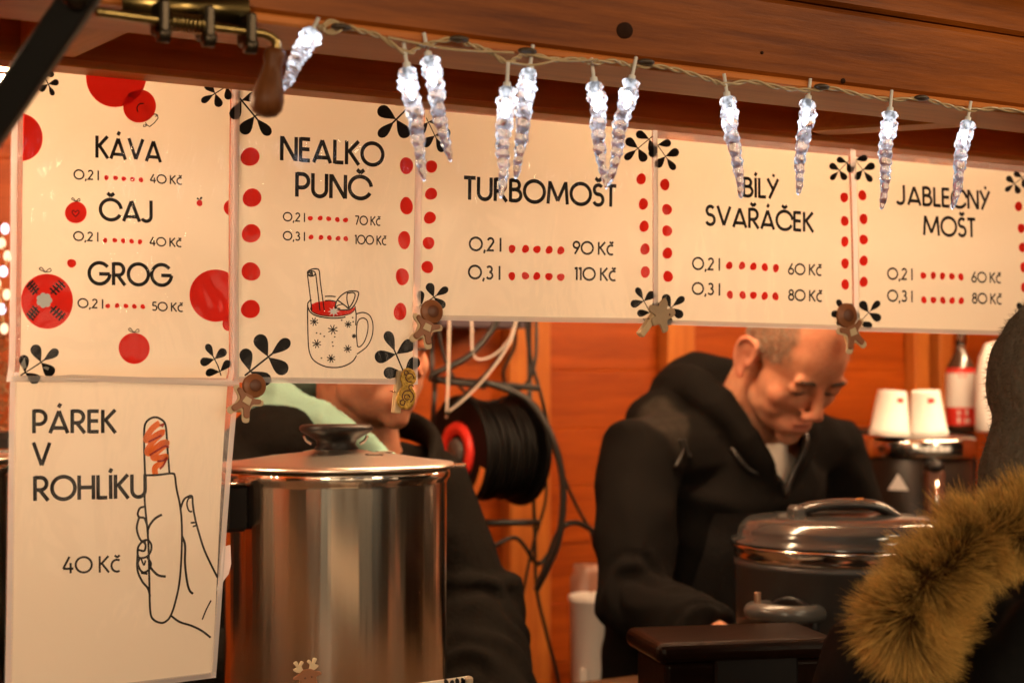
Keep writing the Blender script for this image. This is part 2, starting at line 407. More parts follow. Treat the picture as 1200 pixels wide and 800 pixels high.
for i in range(20):
    for xn in (-0.2, 0.42, 1.03, 1.62, 2.2):
        nl.ell((xn+random.uniform(-.006, .006), WY-.0005, .02+.118*i+.058+random.choice((-.028, .028))), (.0032, .0012, .0032), seg=8, ring=6)
nl.build('nail', M_knot, bw)['kind'] = 'stuff'
for (pxa, pxb) in ((598, 646), (783, 815), (1073, 1090), (1102, 1116)):         # battens on the back wall
    a_, c_ = on_y(pxa, 430, WY-0.035), on_y(pxb, 430, WY-0.035)
    MB().box(((a_[0]+c_[0])/2, WY-0.018, 1.2), (c_[0]-a_[0], 0.034, 2.38), bev=0.003).build('batten', M_batten, stall)
# front beam, header board, rafters, ceiling
b = MB().box((0.9, -0.255, 1.862), (4.6, 0.09, 0.077), bev=0.006)
beam = b.build('front_beam', M_beam, stall)
MB().box((0.9, -0.262, 1.938), (4.6, 0.06, 0.068), bev=0.004).build('upper_beam', M_beam, stall)
MB().box((0.9, -0.30, 2.01), (4.6, 0.14, 0.05), bev=0.004).build('hatch_ledge', M_raft, stall)
MB().box((0.9, -0.022, 1.905), (4.6, 0.034, 0.168), bev=0.003).build('header_board', M_board, stall)
for xr, az in ((-0.395, 0.0), (0.55, -31.0), (1.9, 0.0)):
    MB().box((xr, -0.125, 1.858), (0.05, 0.162/math.cos(rad(az)), 0.068), np.array(Matrix.Rotation(rad(-az), 3, 'Z')), bev=0.003).build('rafter', M_raft, stall)
MB().box((0.9, -0.0225, 1.8205), (4.6, 0.038, 0.007), bev=0.0015).build('lit_edge_strip', M_lit_edge, stall)  # pale strip added in place of light on the header board's underside
MB().box((0.9, -0.2555, 1.8215), (4.6, 0.094, 0.008), bev=0.002).build('lit_edge_strip', M_lit_edge, stall)  # pale strip added in place of light on the beam's lower edge
MB().box((0.9, 0.6, 2.06), (4.6, 1.66, 0.03)).build('ceiling', M_raft, stall)
MB().box((0.8, 0.25, 1.085), (3.5, 0.56, 0.03), bev=0.004).build('counter', M_counter, stall)
b = MB()
for i in range(9): b.box((0.8, -0.01, 0.06+0.117*i), (3.5, 0.02, 0.115), bev=0.004)
b.build('front_panel', M_wall, stall)
MB().box((0.8, 1.16, 0.845), (3.5, 0.34, 0.03), bev=0.003).build('back_shelf', M_counter, stall)
a_, c_ = on_y(498, 380, 1.24), on_y(606, 380, 1.24)
MB().box(((a_[0]+c_[0])/2, 1.26, a_[2]+0.005), (c_[0]-a_[0], 0.15, 0.022), bev=0.002).build('wall_shelf', simple('dark_violet_shelf', (0.045, 0.025, 0.035), 0.5), stall)
# dark knots in the beam
M_knot = simple('wood_knot', (0.022, 0.007, 0.002), 0.6, spec=0.05, noise_amt=0.5, nscale=200)
for (px, py, r) in ((732, 36, 11), (988, 95, 4), (893, 62, 2.5)):
    p = on_y(px, py, -0.3002); ax = V(0, -1, 0)
    kn = MB().lathe([(0, 0.0005), (r*0.0006, 0.0005), (r*0.00075, 0)], p, 40, (0, -1, 0), wob=lambda a, z: 1+0.12*math.sin(2*a+1))
    kn.build('knot', M_knot, beam)

# gas strut holding the hatch (dark diagonal bar at the upper left), and a brown hatch flap above it
pA, pB = at_d(112, -30, 1.10), at_d(-30, 178, 1.16)
st = thing('hatch_stay', 'black metal stay bar slanting across the upper left corner', 'stay bar', pB)
ax = pA-pB; ax /= np.linalg.norm(ax); sd = np.cross(ax, F3); sd /= np.linalg.norm(sd)
M_ = np.array([sd, np.cross(ax, sd), ax]).T
MB().box((pA+pB)/2, (0.0235, 0.012, np.linalg.norm(pA-pB)), M_, bev=0.002).build('bar', M_blackm, st)
MB().lathe([(0, 0), (0.008, 0), (0.009, 0.004), (0.006, 0.009), (0, 0.009)], pA-ax*0.02-F3*0.006, 16, -F3).build('rivet', M_darkm, st)
MB().loft([pB, pB-ax*0.25], 0.006, 10).build('rod', M_darkm, st)
# hatch flap frame seen at the very upper left
pf = on_y(60, 28, -0.42)
MB().box((pf[0]-0.30, -0.42, 1.925), (0.70, 0.05, 0.10), bev=0.004).build('hatch_frame', M_beam, stall)

# unseen stall added behind the camera: glowing panels light the signs and mirror in steel
opp = thing('market_stall', 'unseen stall across the lane with glowing panels added to light the signs', 'market stall', (0, -6.0, 0))
b = MB(); b.box((0, -6.05, 1.4), (9.6, .04, 2.8)); b.build('wall', M_peg, opp)
M_glow_panel = emit('added_glow_panel', (1.0, 0.70, 0.44), 2.5)  # added emission: front light for signs, bright bands in the pot
for x in (-3.4, -1.45, 0.3, 2.1, 3.7):
    w_ = MB().box((x, -6.0, 1.55), (1.25, .05, 1.0)).build('glow_panel', M_glow_panel, opp)
    MB().box((x, -5.97, 2.08), (1.37, .08, .06)).build('frame', M_raft, w_)
    MB().box((x, -5.95, 1.02), (1.37, .16, .05)).build('sill', M_raft, w_)

# ------------------------------------------------------------------ spring bolt with turned wooden handle
yb = -0.325
sb = thing('spring_bolt', 'brass spring bolt with pear shaped wooden handle under the front beam', 'bolt', on_y(300, 40, yb))
def ob(px, py, dy=0): return on_y(px, py, yb+dy)
pl = MB()
A, B_ = ob(150, 4), ob(300, 17)
pl.loft([A+V(0, .012, .004), B_+V(0, .012, .004)], [(0.012, 0.0015)]*2, 4, up=(0, 1, 0))
pl.build('back_plate', M_brass, sb)
rod = MB(); rod.loft(spline([ob(112, 14), ob(200, 26), ob(295, 38), ob(312, 41), ob(322, 48), ob(324, 58), ob(323, 64)], 6), 0.0036, 14)
rod.build('rod', M_brass, sb)
for (px, py) in ((190, 22), (243, 28), (292, 36)):
    c = ob(px, py); 
    MB().box(c+V(0, .004, .001), (0.008, 0.022, 0.024), bev=0.002).lathe([(0, 0), (.006, 0), (.006, .008), (0, .008)], c+V(-.004, -.002, -.012), 14, (1, 0, 0)).build('bracket', M_darkm, sb)
sp = MB(); A, B_ = ob(198, 26), ob(238, 30); pts = []
for i in range(8*14+1):
    t = i/(8*14); a = 2*PI*i/14; pts.append(A+(B_-A)*t+V(0, math.cos(a), math.sin(a))*0.0062)
sp.loft(pts, 0.001, 6); sp.build('spring', M_brass, sb)
h = MB(); top = ob(323, 58); bot = ob(310, 136); ln = np.linalg.norm(top-bot); axh = (bot-top)/ln
h.lathe([(0, 0), (.0065, 0), (.0085, .003), (.0085, .008), (.0072, .012), (.0085, .02), (.011, .030), (.0128, .039), (.0122, .046), (.009, .0505), (.004, .0525), (0, .053)], top, 30, axh)
h.build('wooden_handle', M_handle, sb)

# ------------------------------------------------------------------ price sheets in clear pockets
GL = {}
def arc(cx, cy, rx, ry, a0, a1, n=26): return [(cx+rx*math.cos(rad(a0+(a1-a0)*i/n)), cy+ry*math.sin(rad(a0+(a1-a0)*i/n))) for i in range(n+1)]
GL['A'] = (.86, [[(.07, 0), (.43, .94)], [(.43, .94), (.79, 0)], [(.15, .22), (.71, .22)]])
GL['V'] = (.84, [[(.07, 1), (.42, .06)], [(.42, .06), (.77, 1)]])
GL['K'] = (.66, [[(.08, 0), (.08, 1)], [(.60, 1), (.14, .50)], [(.2, .56), (.62, 0)]])
GL['C'] = (.98, [arc(.52, .5, .46, .46, 6, 332, 40)])
GL['J'] = (.56, [[(.42, 1), (.42, .28)]+arc(.20, .28, .22, .24, 0, -150, 16)])
GL['G'] = (1.04, [arc(.52, .5, .46, .46, 38, 358, 44), [(.5, .48), (.98, .48)]])
GL['R'] = (.66, [[(.08, 0), (.08, 1)], [(.08, .94), (.30, .94)]+arc(.30, .69, .24, .25, 90, -90, 16)+[(.08, .44)], [(.26, .44), (.60, 0)]])
GL['O'] = (1.04, [arc(.52, .5, .46, .46, 0, 360, 44)])
GL['0'] = GL['O']
GL['N'] = (.76, [[(.08, 0), (.08, 1)], [(.10, .97), (.66, .03)], [(.68, 0), (.68, 1)]])
GL['E'] = (.54, [[(.08, 0), (.08, 1)], [(.08, .94), (.48, .94)], [(.08, .52), (.46, .52)], [(.08, .06), (.48, .06)]])
GL['L'] = (.48, [[(.08, 0), (.08, 1)], [(.08, .06), (.46, .06)]])
GL['P'] = (.62, [[(.08, 0), (.08, 1)], [(.08, .94), (.28, .94)]+arc(.28, .66, .27, .28, 90, -90, 18)+[(.08, .38)]])
GL['U'] = (.72, [[(.08, 1), (.08, .34)]+arc(.36, .34, .28, .29, 180, 360, 20)+[(.64, 1)]])
GL['T'] = (.56, [[(.02, .94), (.54, .94)], [(.28, .94), (.28, 0)]])
GL['B'] = (.62, [[(.08, 0), (.08, 1)], [(.08, .94), (.28, .94)]+arc(.28, .74, .2, .2, 90, -90, 14)+[(.08, .54)], [(.28, .54)]+arc(.30, .30, .25, .24, 90, -90, 16)+[(.08, .06)]])
GL['M'] = (1.06, [[(.08, 0), (.16, 1)], [(.16, .97), (.53, .14)], [(.53, .14), (.90, .97)], [(.90, 1), (.98, 0)]])
GL['S'] = (.58, [arc(.29, .73, .20, .21, 35, 265, 20)+arc(.28, .29, .23, .24, 90, -155, 22)])
GL['I'] = (.18, [[(.09, 0), (.09, 1)]])
GL['l'] = (.24, [[(.14, -.02), (.14, 1.0)]])
GL['Y'] = (.70, [[(.05, 1), (.35, .46)], [(.65, 1), (.14, 0)]])
GL['H'] = (.74, [[(.08, 0), (.08, 1)], [(.66, 0), (.66, 1)], [(.08, .5), (.66, .5)]])
GL['c'] = (.48, [arc(.40, .40, .32, .36, 60, 300, 24)])
GL['1'] = (.28, [[(.02, .86), (.18, .97)], [(.18, 1), (.18, 0)]])
GL['2'] = (.58, [arc(.29, .73, .21, .22, 165, -38, 16)+[(.08, .06), (.54, .06)]])
GL['3'] = (.58, [arc(.27, .74, .19, .20, 150, -90, 16), arc(.27, .29, .23, .24, 90, -150, 18)])
GL['4'] = (.68, [[(.42, 1), (.06, .28)], [(.06, .28), (.64, .28)], [(.48, .62), (.48, 0)]])
GL['5'] = (.58, [[(.50, .94), (.16, .94)], [(.16, .96), (.11, .54)], [(.11, .54)]+arc(.28, .32, .24, .27, 120, -140, 18)])
GL['6'] = (.62, [arc(.31, .29, .24, .24, 0, 360, 26), [(.44, 1), (.11, .42)]])
GL['7'] = (.56, [[(.04, .94), (.50, .94)], [(.50, .94), (.20, 0)]])
GL['8'] = (.58, [arc(.29, .74, .18, .19, 0, 360, 22), arc(.29, .29, .23, .24, 0, 360, 24)])
GL['9'] = (.62, [arc(.31, .71, .24, .24, 0, 360, 26), [(.51, .58), (.18, 0)]])
GL[','] = (.24, [[(.14, .10), (.06, -.16)]])
GL[' '] = (.26, [])
def acc(base, kind, hx, top=1.0):
    w_, st_ = GL[base]; s2 = list(st_)
    if kind == 'acute': s2.append([(hx-.02, top+.09), (hx+.07, top+.26)])
    if kind == 'dot': s2.append([(hx+.02, top+.10), (hx+.08, top+.23)])
    if kind == 'caron': s2 += [[(hx-.15, top+.25), (hx+.01, top+.11)], [(hx-.01, top+.11), (hx+.15, top+.25)]]
    return (w_, s2)
GL['Á'] = acc('A', 'acute', .43); GL['Č'] = acc('C', 'caron', .52); GL['Š'] = acc('S', 'caron', .29)
GL['Ř'] = acc('R', 'caron', .30); GL['Í'] = acc('I', 'acute', .07); GL['Ý'] = acc('Y', 'dot', .34); GL['č'] = acc('c', 'caron', .42, .78)

class Sheet:
    """one printed sheet: everything printed on it is placed on its own plane"""
    def __init__(s, name, label, corners, pocket, y, bow=0.004, ph=0.0, curl=None):
        s.curl = curl
        s.y = y; s.bow = bow; s.ph = ph; s.n = 0
        s.q = [on_y(px, py, y) for px, py in corners]; s.pk = [on_y(px, py, y) for px, py in pocket]
        s.cx = np.mean([p[0] for p in s.q]); s.cz = np.mean([p[2] for p in s.q])
        s.root = thing(name, label, 'price sign', (s.cx, y, max(p[2] for p in s.pk)))
        s.ink = MB(); s.red = MB(); s.extra = {}
        s.zscale = 1.0
    def f(s, x, z):
        c_ = 0 if s.curl is None else s.curl[1]*np.maximum(0, s.curl[0]-z)     # the foot of the sheet bends back
        return c_+s.bow*np.sin((x-s.cx)*9+s.ph)+0.6*s.bow*np.sin((z-s.cz)*13+(x-s.cx)*4+1.3*s.ph)
    def warp(s, P):
        P = P.copy(); P[:, 1] += s.f(P[:, 0], P[:, 2]); return P
    def w(s, px, py): 
        p = on_y(px, py, s.y); return (p[0], p[2])
    def quad(s, q, n, m, dy, name, m_, kind=None):
        mb = MB(); vs = []
        for j in range(m+1):
            for i in range(n+1):
                u, v = i/n, j/m
                vs.append((q[0]*(1-u)+q[1]*u)*(1-v)+(q[3]*(1-u)+q[2]*u)*v+V(0, dy, 0))
        fs = [(j*(n+1)+i, (j+1)*(n+1)+i, (j+1)*(n+1)+i+1, j*(n+1)+i+1) for j in range(m) for i in range(n)]
        mb.add(vs, fs, 0, True); return mb.build(name, m_, s.root, warp=s.warp)
    def ribbon(s, pts, wd, mb=None, closed=False):
        """flat stroke along 2D (x,z) points"""
        mb = mb or s.ink; s.n += 1; dy = -0.00035-0.00001*(s.n % 20)
        P = [np.array(p, float) for p in pts]
        if not hasattr(wd, '__len__'): P = [p for i, p in enumerate(P) if i == 0 or np.linalg.norm(p-P[i-1]) > 1e-6]
        if closed and np.linalg.norm(P[0]-P[-1]) < 1e-7: P = P[:-1]
        n = len(P); L_ = []; R_ = []
        for i in range(n):
            if closed: a, c = P[i-1], P[(i+1) % n]
            else: a, c = P[max(i-1, 0)], P[min(i+1, n-1)]
            t1 = P[i]-a if (closed or i > 0) else c-P[i]; t2 = c-P[i] if (closed or i < n-1) else P[i]-a
            t1 = t1/(np.linalg.norm(t1)+1e-12); t2 = t2/(np.linalg.norm(t2)+1e-12)
            nn = np.array([-(t1+t2)[1], (t1+t2)[0]]); nn /= (np.linalg.norm(nn)+1e-12)
            k = 1/max(0.4, nn @ np.array([-t1[1], t1[0]])); 
            ww = wd[i] if hasattr(wd, '__len__') else wd
            L_.append(P[i]+nn*ww/2*k); R_.append(P[i]-nn*ww/2*k)
        vs = [(p[0], s.y+dy, p[1]) for p in L_]+[(p[0], s.y+dy, p[1]) for p in R_]
        fs = [(i, (i+1) % n, n+(i+1) % n, n+i) for i in range(n if closed else n-1)]
        mb.add(vs, fs)
    def poly(s, pts, mb, dy=-0.0003):
        s.n += 1; dy -= 0.00001*(s.n % 15)
        mb.add([(p[0], s.y+dy, p[1]) for p in pts], [list(range(len(pts)))])
    def text(s, string, l, r, cap, wt=0.158):
        a, c = np.array(s.w(*l)), np.array(s.w(*r))
        ref = on_y(l[0], l[1]-cap, s.y); H = ref[2]-a[1]
        d = c-a; Wt = np.linalg.norm(d); ex = d/Wt; ey = np.array([0, 1.0])
        tot = sum(GL[ch][0]+.03 for ch in string)-.03; sx = Wt/(tot*H); x = 0
        for ch in string:
            gw, st_ = GL[ch]
            for pl_ in st_:
                pts = [a+ex*((x+px)*H*sx)+ey*(py*H) for px, py in pl_]
                cl = len(pl_) > 20 and abs(pl_[0][0]-pl_[-1][0]) < 1e-6 and abs(pl_[0][1]-pl_[-1][1]) < 1e-6
                s.ribbon(pts, H*wt*(0.5+0.5*sx), closed=cl)
            x += gw+.03
    def dots(s, pts, rx, ry=None, mb=None, xmin=None, xmax=None, ymin=None, wob=0.05):
        """ellipses in pixel units round pixel centres, clipped at a sheet edge"""
        ry = ry or rx; mb = mb or s.red
        for (px, py) in pts:
            ph = random.uniform(0, 6.28); out = []
            for i in range(36):
                a = 2*PI*i/36; k = 1+wob*math.sin(2*a+ph)+wob*.6*math.sin(3*a+2*ph)
                x, y = px+rx*k*math.cos(a), py+ry*k*math.sin(a)
                if xmin is not None: x = max(x, xmin(y) if callable(xmin) else xmin)
                if xmax is not None: x = min(x, xmax(y) if callable(xmax) else xmax)
                if ymin is not None: y = max(y, ymin)
                out.append(s.w(x, y))
            s.poly(out, mb)
    def price(s, line1, a, b_, dots, r, line2, c, d_, cap1, cap2, ry=None, wt=0.155):
        s.text(line1, a, b_, cap1, wt); s.dots(dots, r, ry, wob=0.07); s.text(line2, c, d_, cap2, wt)
    def curve(s, ctrl, wpx=2.0, mb=None, closed=False, n=8, taper=False):
        pts = [s.w(*p) for p in spline([np.array(p) for p in ctrl], n, closed)]
        wd = wpx*np.linalg.norm(on_y(600, 400, s.y)-CAM)/FPX*0.92
        if taper: wd = [wd*(0.55+0.6*math.sin(PI*min(1, (i+2)/(len(pts)+3)))) for i in range(len(pts))]
        s.ribbon(pts, wd, mb, closed)
    def leaf(s, base, tip, wpx):
        b0, t0 = np.array(base, float), np.array(tip, float); d = t0-b0; L = np.linalg.norm(d); ex = d/L; ey = np.array([-ex[1], ex[0]])
        prof = [(0, 0), (.12, .10), (.3, .26), (.5, .42), (.68, .5), (.82, .47), (.93, .33), (.985, .16), (1, 0)]
        out = [b0+ex*L*t+ey*wpx*h for t, h in prof]+[b0+ex*L*t-ey*wpx*h for t, h in prof[-2:0:-1]]
        s.poly([s.w(*p) for p in out], s.ink)
    def sprig(s, base, tip, k=1.0, skew=0.0, cut=None):
        b0, t0 = np.array(base, float), np.array(tip, float); d = t0-b0; L = np.linalg.norm(d); a0 = math.atan2(d[1], d[0])
        def at(t, ang, ln): 
            q = b0+d*t; return q, q+np.array([math.cos(a0+ang), math.sin(a0+ang)])*ln*L
        s.curve([b0, b0+d*.35+np.array([skew, 0]), b0+d*.75], 1.7*k)
        s.leaf(b0+d*.58, t0, .20*L)
        for sg in (-1, 1):
            q, e = at(.52, sg*1.35, .42); s.leaf(q, e, .25*L)
            q, e = at(.12, sg*1.15, .40); s.leaf(q, e, .23*L)
    def finish(s):
        s.quad(s.q, 34, 34, 0, 'paper', M_paper)
        if s.ink.v: s.ink.build('lettering', M_ink, s.root, warp=s.warp)
        if s.red.v: s.red.build('red_print', M_red, s.root, warp=s.warp)
        for nm, (mb, m_) in s.extra.items(): mb.build(nm, m_, s.root, warp=s.warp)
        # the pocket in front, its welded border and its back
        s.quad(s.pk, 40, 40, -0.0016, 'pocket', M_pocket)
        s.quad(s.pk, 40, 40, 0.0016, 'pocket_back', M_pback)
        q = s.pk; c = (q[0]+q[1]+q[2]+q[3])/4; wv = 0.0055
        mb = MB()
        for i in range(4):
            a, e = q[i], q[(i+1) % 4]; n = 24; d = (e-a)/np.linalg.norm(e-a); inn = c-(a+e)/2; inn -= d*(inn @ d); inn /= np.linalg.norm(inn)
            vs = []
            for k in range(n+1): vs += [a+(e-a)*k/n+V(0, -.0021, 0), a+(e-a)*k/n+inn*wv+V(0, -.0021, 0)]
            mb.add(vs, [(2*k, 2*k+1, 2*k+3, 2*k+2) for k in range(n)], 0, True)
        sm = mb.build('welded_seam', M_seam, s.root, warp=s.warp)
        # perforation dashes along the welds
        mb = MB()
        for i in (1, 2, 3):
            a, e = q[i], q[(i+1) % 4]; Lq = np.linalg.norm(e-a); d = (e-a)/Lq; inn = c-(a+e)/2; inn -= d*(inn @ d); inn /= np.linalg.norm(inn)
            for k in range(int(Lq/0.0032)):
                p = a+d*(k+.3)*0.0032+inn*wv*0.8+V(0, -.0024, 0); mb.add([p, p+d*.0014, p+d*.0014+inn*.0006, p+inn*.0006], [(0, 1, 2, 3)])
        mb.build('perforation', M_icing, sm, warp=s.warp)

# 1: coffee, tea, grog
S = Sheet('price_sheet', 'price sheet listing káva, čaj and grog between red ornaments, far left', [(29, 70), (272, 96), (269, 443), (22, 441)], [(14, 66), (279, 95), (276, 450), (8, 447)], 0.0, 0.0035, 0.4, (on_y(150, 428, 0)[2], .5))
le = lambda y: 28.5-(y-70)*0.0175; re_ = lambda y: 271.5-(y-96)*0.0075
S.text('KÁVA', (112.5, 184.5), (191.5, 190), 26)
S.price('0,2 l', (86.5, 210), (117, 211), [(125.7, 208), (136.5, 208.3), (146.3, 209.3), (156.7, 209.8), (166.7, 210.5)], 2.8, '40 Kč', (177, 214), (214, 216), 11.5, 10.5)
S.text('ČAJ', (116.5, 258), (182, 260.5), 26)
S.price('0,2 l', (85.5, 282), (116, 283), [(123.5, 281.5), (135, 281.4), (145, 282), (155, 282.5), (165, 283.2)], 2.8, '40 Kč', (176, 287.8), (213, 289.3), 11, 10.5)
S.text('GROG', (102.5, 333.5), (203.5, 335.5), 27)
S.price('0,2 l', (90, 360.5), (121, 361.5), [(126, 358.5), (137, 358), (147.5, 358.5), (157.5, 358.9), (167.5, 359.2)], 2.8, '50 Kč', (178, 363.8), (214, 365.3), 11, 10.5)
S.dots([(137, 90)], 36, 35, wob=0.01); S.dots([(165, 124)], 19.5, 19.5, wob=0.01); S.dots([(23, 161)], 27.5, 28, xmin=le, wob=0.01)
S.dots([(89, 249)], 12.8, wob=0.02); S.dots([(236, 237.5)], 3.6); S.dots([(274, 243)], 9.5, xmax=re_, wob=0.01); S.dots([(83.5, 308.5)], 5.2)
S.dots([(54, 353)], 30.5, 32.5, xmin=le, wob=0.01); S.dots([(254, 346)], 30.5, 31, xmax=re_, wob=0.01); S.dots([(157, 408)], 18.3, wob=0.01)
og = MB(); S.extra['orange_print'] = (og, M_red); S.dots([(271, 378)], 9.5, mb=og, xmax=re_)
wf = MB(); S.extra['white_flower'] = (wf, M_paperw)
for i in range(7):
    a = 2*PI*i/7; s_n = S.n; out = []
    S.poly([S.w(50.5+6*math.cos(a)+3.6*math.cos(t), 352+5.5*math.sin(a)+3.6*math.sin(t)) for t in np.linspace(0, 2*PI, 14, endpoint=False)], wf, -0.0006)
S.poly([S.w(50.5+6.4*math.cos(t), 352+6*math.sin(t)) for t in np.linspace(0, 2*PI, 18, endpoint=False)], wf, -0.0007)
for (dx, dy) in ((-1, -1), (1, -1), (-1, 1), (1, 1)):                # needle twigs on the ornament
    x0, y0 = 50.5+dx*8, 352+dy*8; x1, y1 = 50.5+dx*(23 if dx > 0 else 18), 352+dy*21
    S.curve([(x0, y0), (x1, y1)], 1.8, n=2)
    for k in range(4):
        t = .2+.22*k; cx, cy = x0+(x1-x0)*t, y0+(y1-y0)*t; S.curve([(cx-4*dy*dx, cy+4), (cx+4*dy*dx, cy-4)], 2.2, n=2)
for k in range(6):
    a = 2*PI*k/6; S.curve([(50.5+3.4*math.cos(a), 352+3.4*math.sin(a)), (51.3+3.4*math.cos(a), 352.8+3.4*math.sin(a))], 1.1, n=2)
def bow(sx, sy, k):
    S.curve([(sx, sy), (sx-4*k, sy-5*k), (sx-6*k, sy-3*k), (sx, sy)], 1.0, n=6); S.curve([(sx, sy), (sx+5*k, sy-4*k), (sx+6*k, sy-1*k), (sx, sy)], 1.0, n=6)
bow(52, 319, 1.1); bow(156.5, 389.5, 1.0); bow(89, 236, .8); S.leaf((236, 234), (239, 230.5), 2.5); S.leaf((236, 234), (233, 231.5), 2.2)
S.curve([(88.5, 254), (84.5, 249), (86, 246.5), (88.5, 248.5), (91, 246.5), (92.8, 249), (88.5, 254)], 1.0, n=5)
S.curve([(163, 131), (162, 126), (165, 121.5), (170, 121)], 1.2); S.curve([(170, 130), (173, 124), (174, 130), (170, 129)], 1.3); S.leaf((160, 115), (151, 109), 5)
S.curve([(172, 143), (177, 148), (187, 138), (183, 133), (173, 141)], 1.1, n=2); S.curve([(171, 145), (173, 147), (170, 148), (170, 145.5)], 1.0); S.curve([(183, 134), (185, 133.4), (185.4, 135.4), (183.4, 136)], 1.0)
S.sprig((24, 440), (67, 410), .9); S.sprig((262, 440), (243, 403), .8); S.sprig((272, 98), (238, 119), .8); S.sprig((50, 84), (63, 112), .8)
S.finish()

# 2: non-alcoholic punch with the mug drawing
S = Sheet('price_sheet', 'price sheet for nealko punč with a drawing of a mug', [(279.5, 92), (489, 112), (485.5, 446), (277.5, 444)], [(275, 91), (493, 111), (490, 450.5), (273, 448)], -0.005, 0.003, 1.4)
S.text('NEALKO', (329.5, 187.5), (451.5, 195), 28.5); S.text('PUNČ', (347.5, 230), (437, 234), 28.5)
S.price('0,2 l', (333.5, 258.7), (360, 259.7), [(365.9, 255.5), (377.6, 255.3), (387.5, 256), (397.7, 257), (407.3, 257.5)], 2.9, '70 Kč', (418, 263), (447, 264.3), 10.5, 10.8)
S.price('0,3 l', (333.5, 281), (360, 282), [(366.8, 277.5), (378.5, 277.9), (388.4, 278.4), (398.6, 279), (407.6, 279.4)], 2.9, '100 Kč', (418, 285.6), (454, 287), 10.5, 10.8)
S.dots([(294.5, 183.5), (297, 231.5), (296, 273.3), (295.5, 318), (294.7, 362)], 11.2, 10.8, wob=0.03)
S.dots([(477.5, 194), (478, 241), (475.8, 281), (473.7, 324), (471, 365)], 7.4, 10.3, wob=0.04)
S.sprig((287, 440), (341, 398), 1.3); S.sprig((478, 444), (455, 388), 1.2); S.sprig((487, 118), (445, 160), 1.3); S.sprig((279, 112), (318, 158), 1.3)
def Z6(x, y): return (260+x/3.3333, 240+y/3.3333)
drk = MB(); S.extra['red_drink'] = (drk, M_red)
S.poly([S.w(*Z6(x, y)) for x, y in ((352, 400), (356, 388), (375, 380), (410, 374), (450, 374), (455, 385), (446, 410), (460, 412), (500, 412), (528, 398), (526, 410), (508, 424), (470, 432), (430, 434), (385, 428), (360, 416))], drk)
def D(pts, w_=1.6, **k): S.curve([Z6(*p) for p in pts], w_, **k)
D([(342, 385), (341, 430), (342, 520), (346, 570), (362, 605), (400, 628), (440, 635), (480, 630), (515, 612), (532, 588)])
D([(528, 400), (532, 430), (530, 470)]); D([(341, 385), (352, 372), (358, 372)]); D([(341, 392), (352, 418), (380, 434), (430, 442), (470, 441), (490, 437)])
D([(352, 402), (360, 416), (385, 428), (430, 434), (470, 432), (508, 424), (526, 408), (528, 395)])
D([(410, 357), (430, 356), (452, 358)]); D([(410, 374), (430, 373), (452, 377)])
D([(533, 425), (560, 420), (585, 432), (597, 465), (594, 510), (575, 550), (545, 575), (533, 582)], 1.5)
D([(536, 460), (545, 446), (562, 442), (576, 455), (577, 490), (565, 530), (548, 552), (536, 553)], 1.5); D([(536, 460), (532, 500), (536, 553)], 1.5)
D([(358, 410), (350, 340), (342, 272), (345, 258), (362, 250), (380, 250), (388, 258), (392, 300), (400, 360), (407, 412)]); D([(342, 272), (352, 258), (368, 260), (372, 268), (366, 276), (352, 278), (344, 272)], 1.6)
D([(374, 268), (380, 320), (390, 412)]); D([(350, 268), (358, 264), (360, 272), (352, 276), (349, 270)], 2.6)
D([(449, 402), (456, 375), (478, 350), (505, 337), (535, 337), (543, 344)]); D([(543, 344), (535, 372), (522, 395), (505, 408), (470, 410), (449, 402)])
D([(498, 342), (496, 370), (505, 405)]); D([(460, 372), (478, 385), (503, 404)]); D([(497, 345), (520, 342), (528, 352), (520, 378), (506, 400)]); D([(470, 405), (452, 398), (478, 388), (500, 404)], 1.3)
wst = MB(); S.extra['white_star'] = (wst, M_paperw)
S.poly([S.w(*Z6(443+(24 if i % 2 == 0 else 11)*math.cos(2*PI*i/16), 416+(20 if i % 2 == 0 else 9)*math.sin(2*PI*i/16))) for i in range(16)], wst, -0.0007)
for (cx, cy, r) in ((367, 456, 17), (440, 487, 20), (500, 466, 14), (376, 542, 18), (497, 562, 16), (432, 600, 17), (523, 512, 9)):
    for k in range(4):
        a = .3+k*PI/4; S.curve([Z6(cx-r*math.cos(a), cy-r*math.sin(a)), Z6(cx+r*math.cos(a), cy+r*math.sin(a))], 1.3, n=2)
for (cx, cy) in ((376, 500), (391, 503), (406, 513), (438, 536), (440, 551), (394, 598), (475, 450), (518, 440), (520, 456), (447, 515)):
    S.curve([Z6(cx-3, cy), Z6(cx+3, cy)], 1.6, n=2)
S.finish()

# 3-5: turbomošt, white mulled wine, apple cider
S = Sheet('price_sheet', 'landscape price sheet headed turbomošt, bordered by red dots', [(499, 128.5), (762, 153.5), (765.5, 376.5), (491, 372.5)], [(491, 114), (767, 140), (769.5, 379), (488, 375)], 0.0, 0.0025, 2.2)
S.text('TURBOMOŠT', (544.5, 233.5), (722, 242.7), 27.5)
S.price('0,2 l', (551.5, 293.5), (590, 294.5), [(601.9, 291.4), (617.6, 291.5), (630.9, 292.1), (645, 292.7), (658.4, 293.4)], 4.2, '90 Kč', (672, 297.5), (717.5, 299), 16.2, 15.2, 4.6)
S.price('0,3 l', (550.5, 326.5), (589, 327.5), [(601.9, 323.3), (617.6, 322.9), (630.9, 323.4), (645, 323.9), (658.7, 324.6)], 4.2, '110 Kč', (674.5, 328), (720.5, 329.2), 16.2, 15.2, 4.6)
S.dots([(506.7, 195), (506.7, 227), (505.4, 255), (504, 284.5), (502.7, 312.8)], 7.2, 7.0, wob=0.04)
S.dots([(750, 210), (752.7, 239.3), (753.9, 265.3), (755.2, 292), (755.9, 318.7)], 5.4, 6.6, wob=0.04)
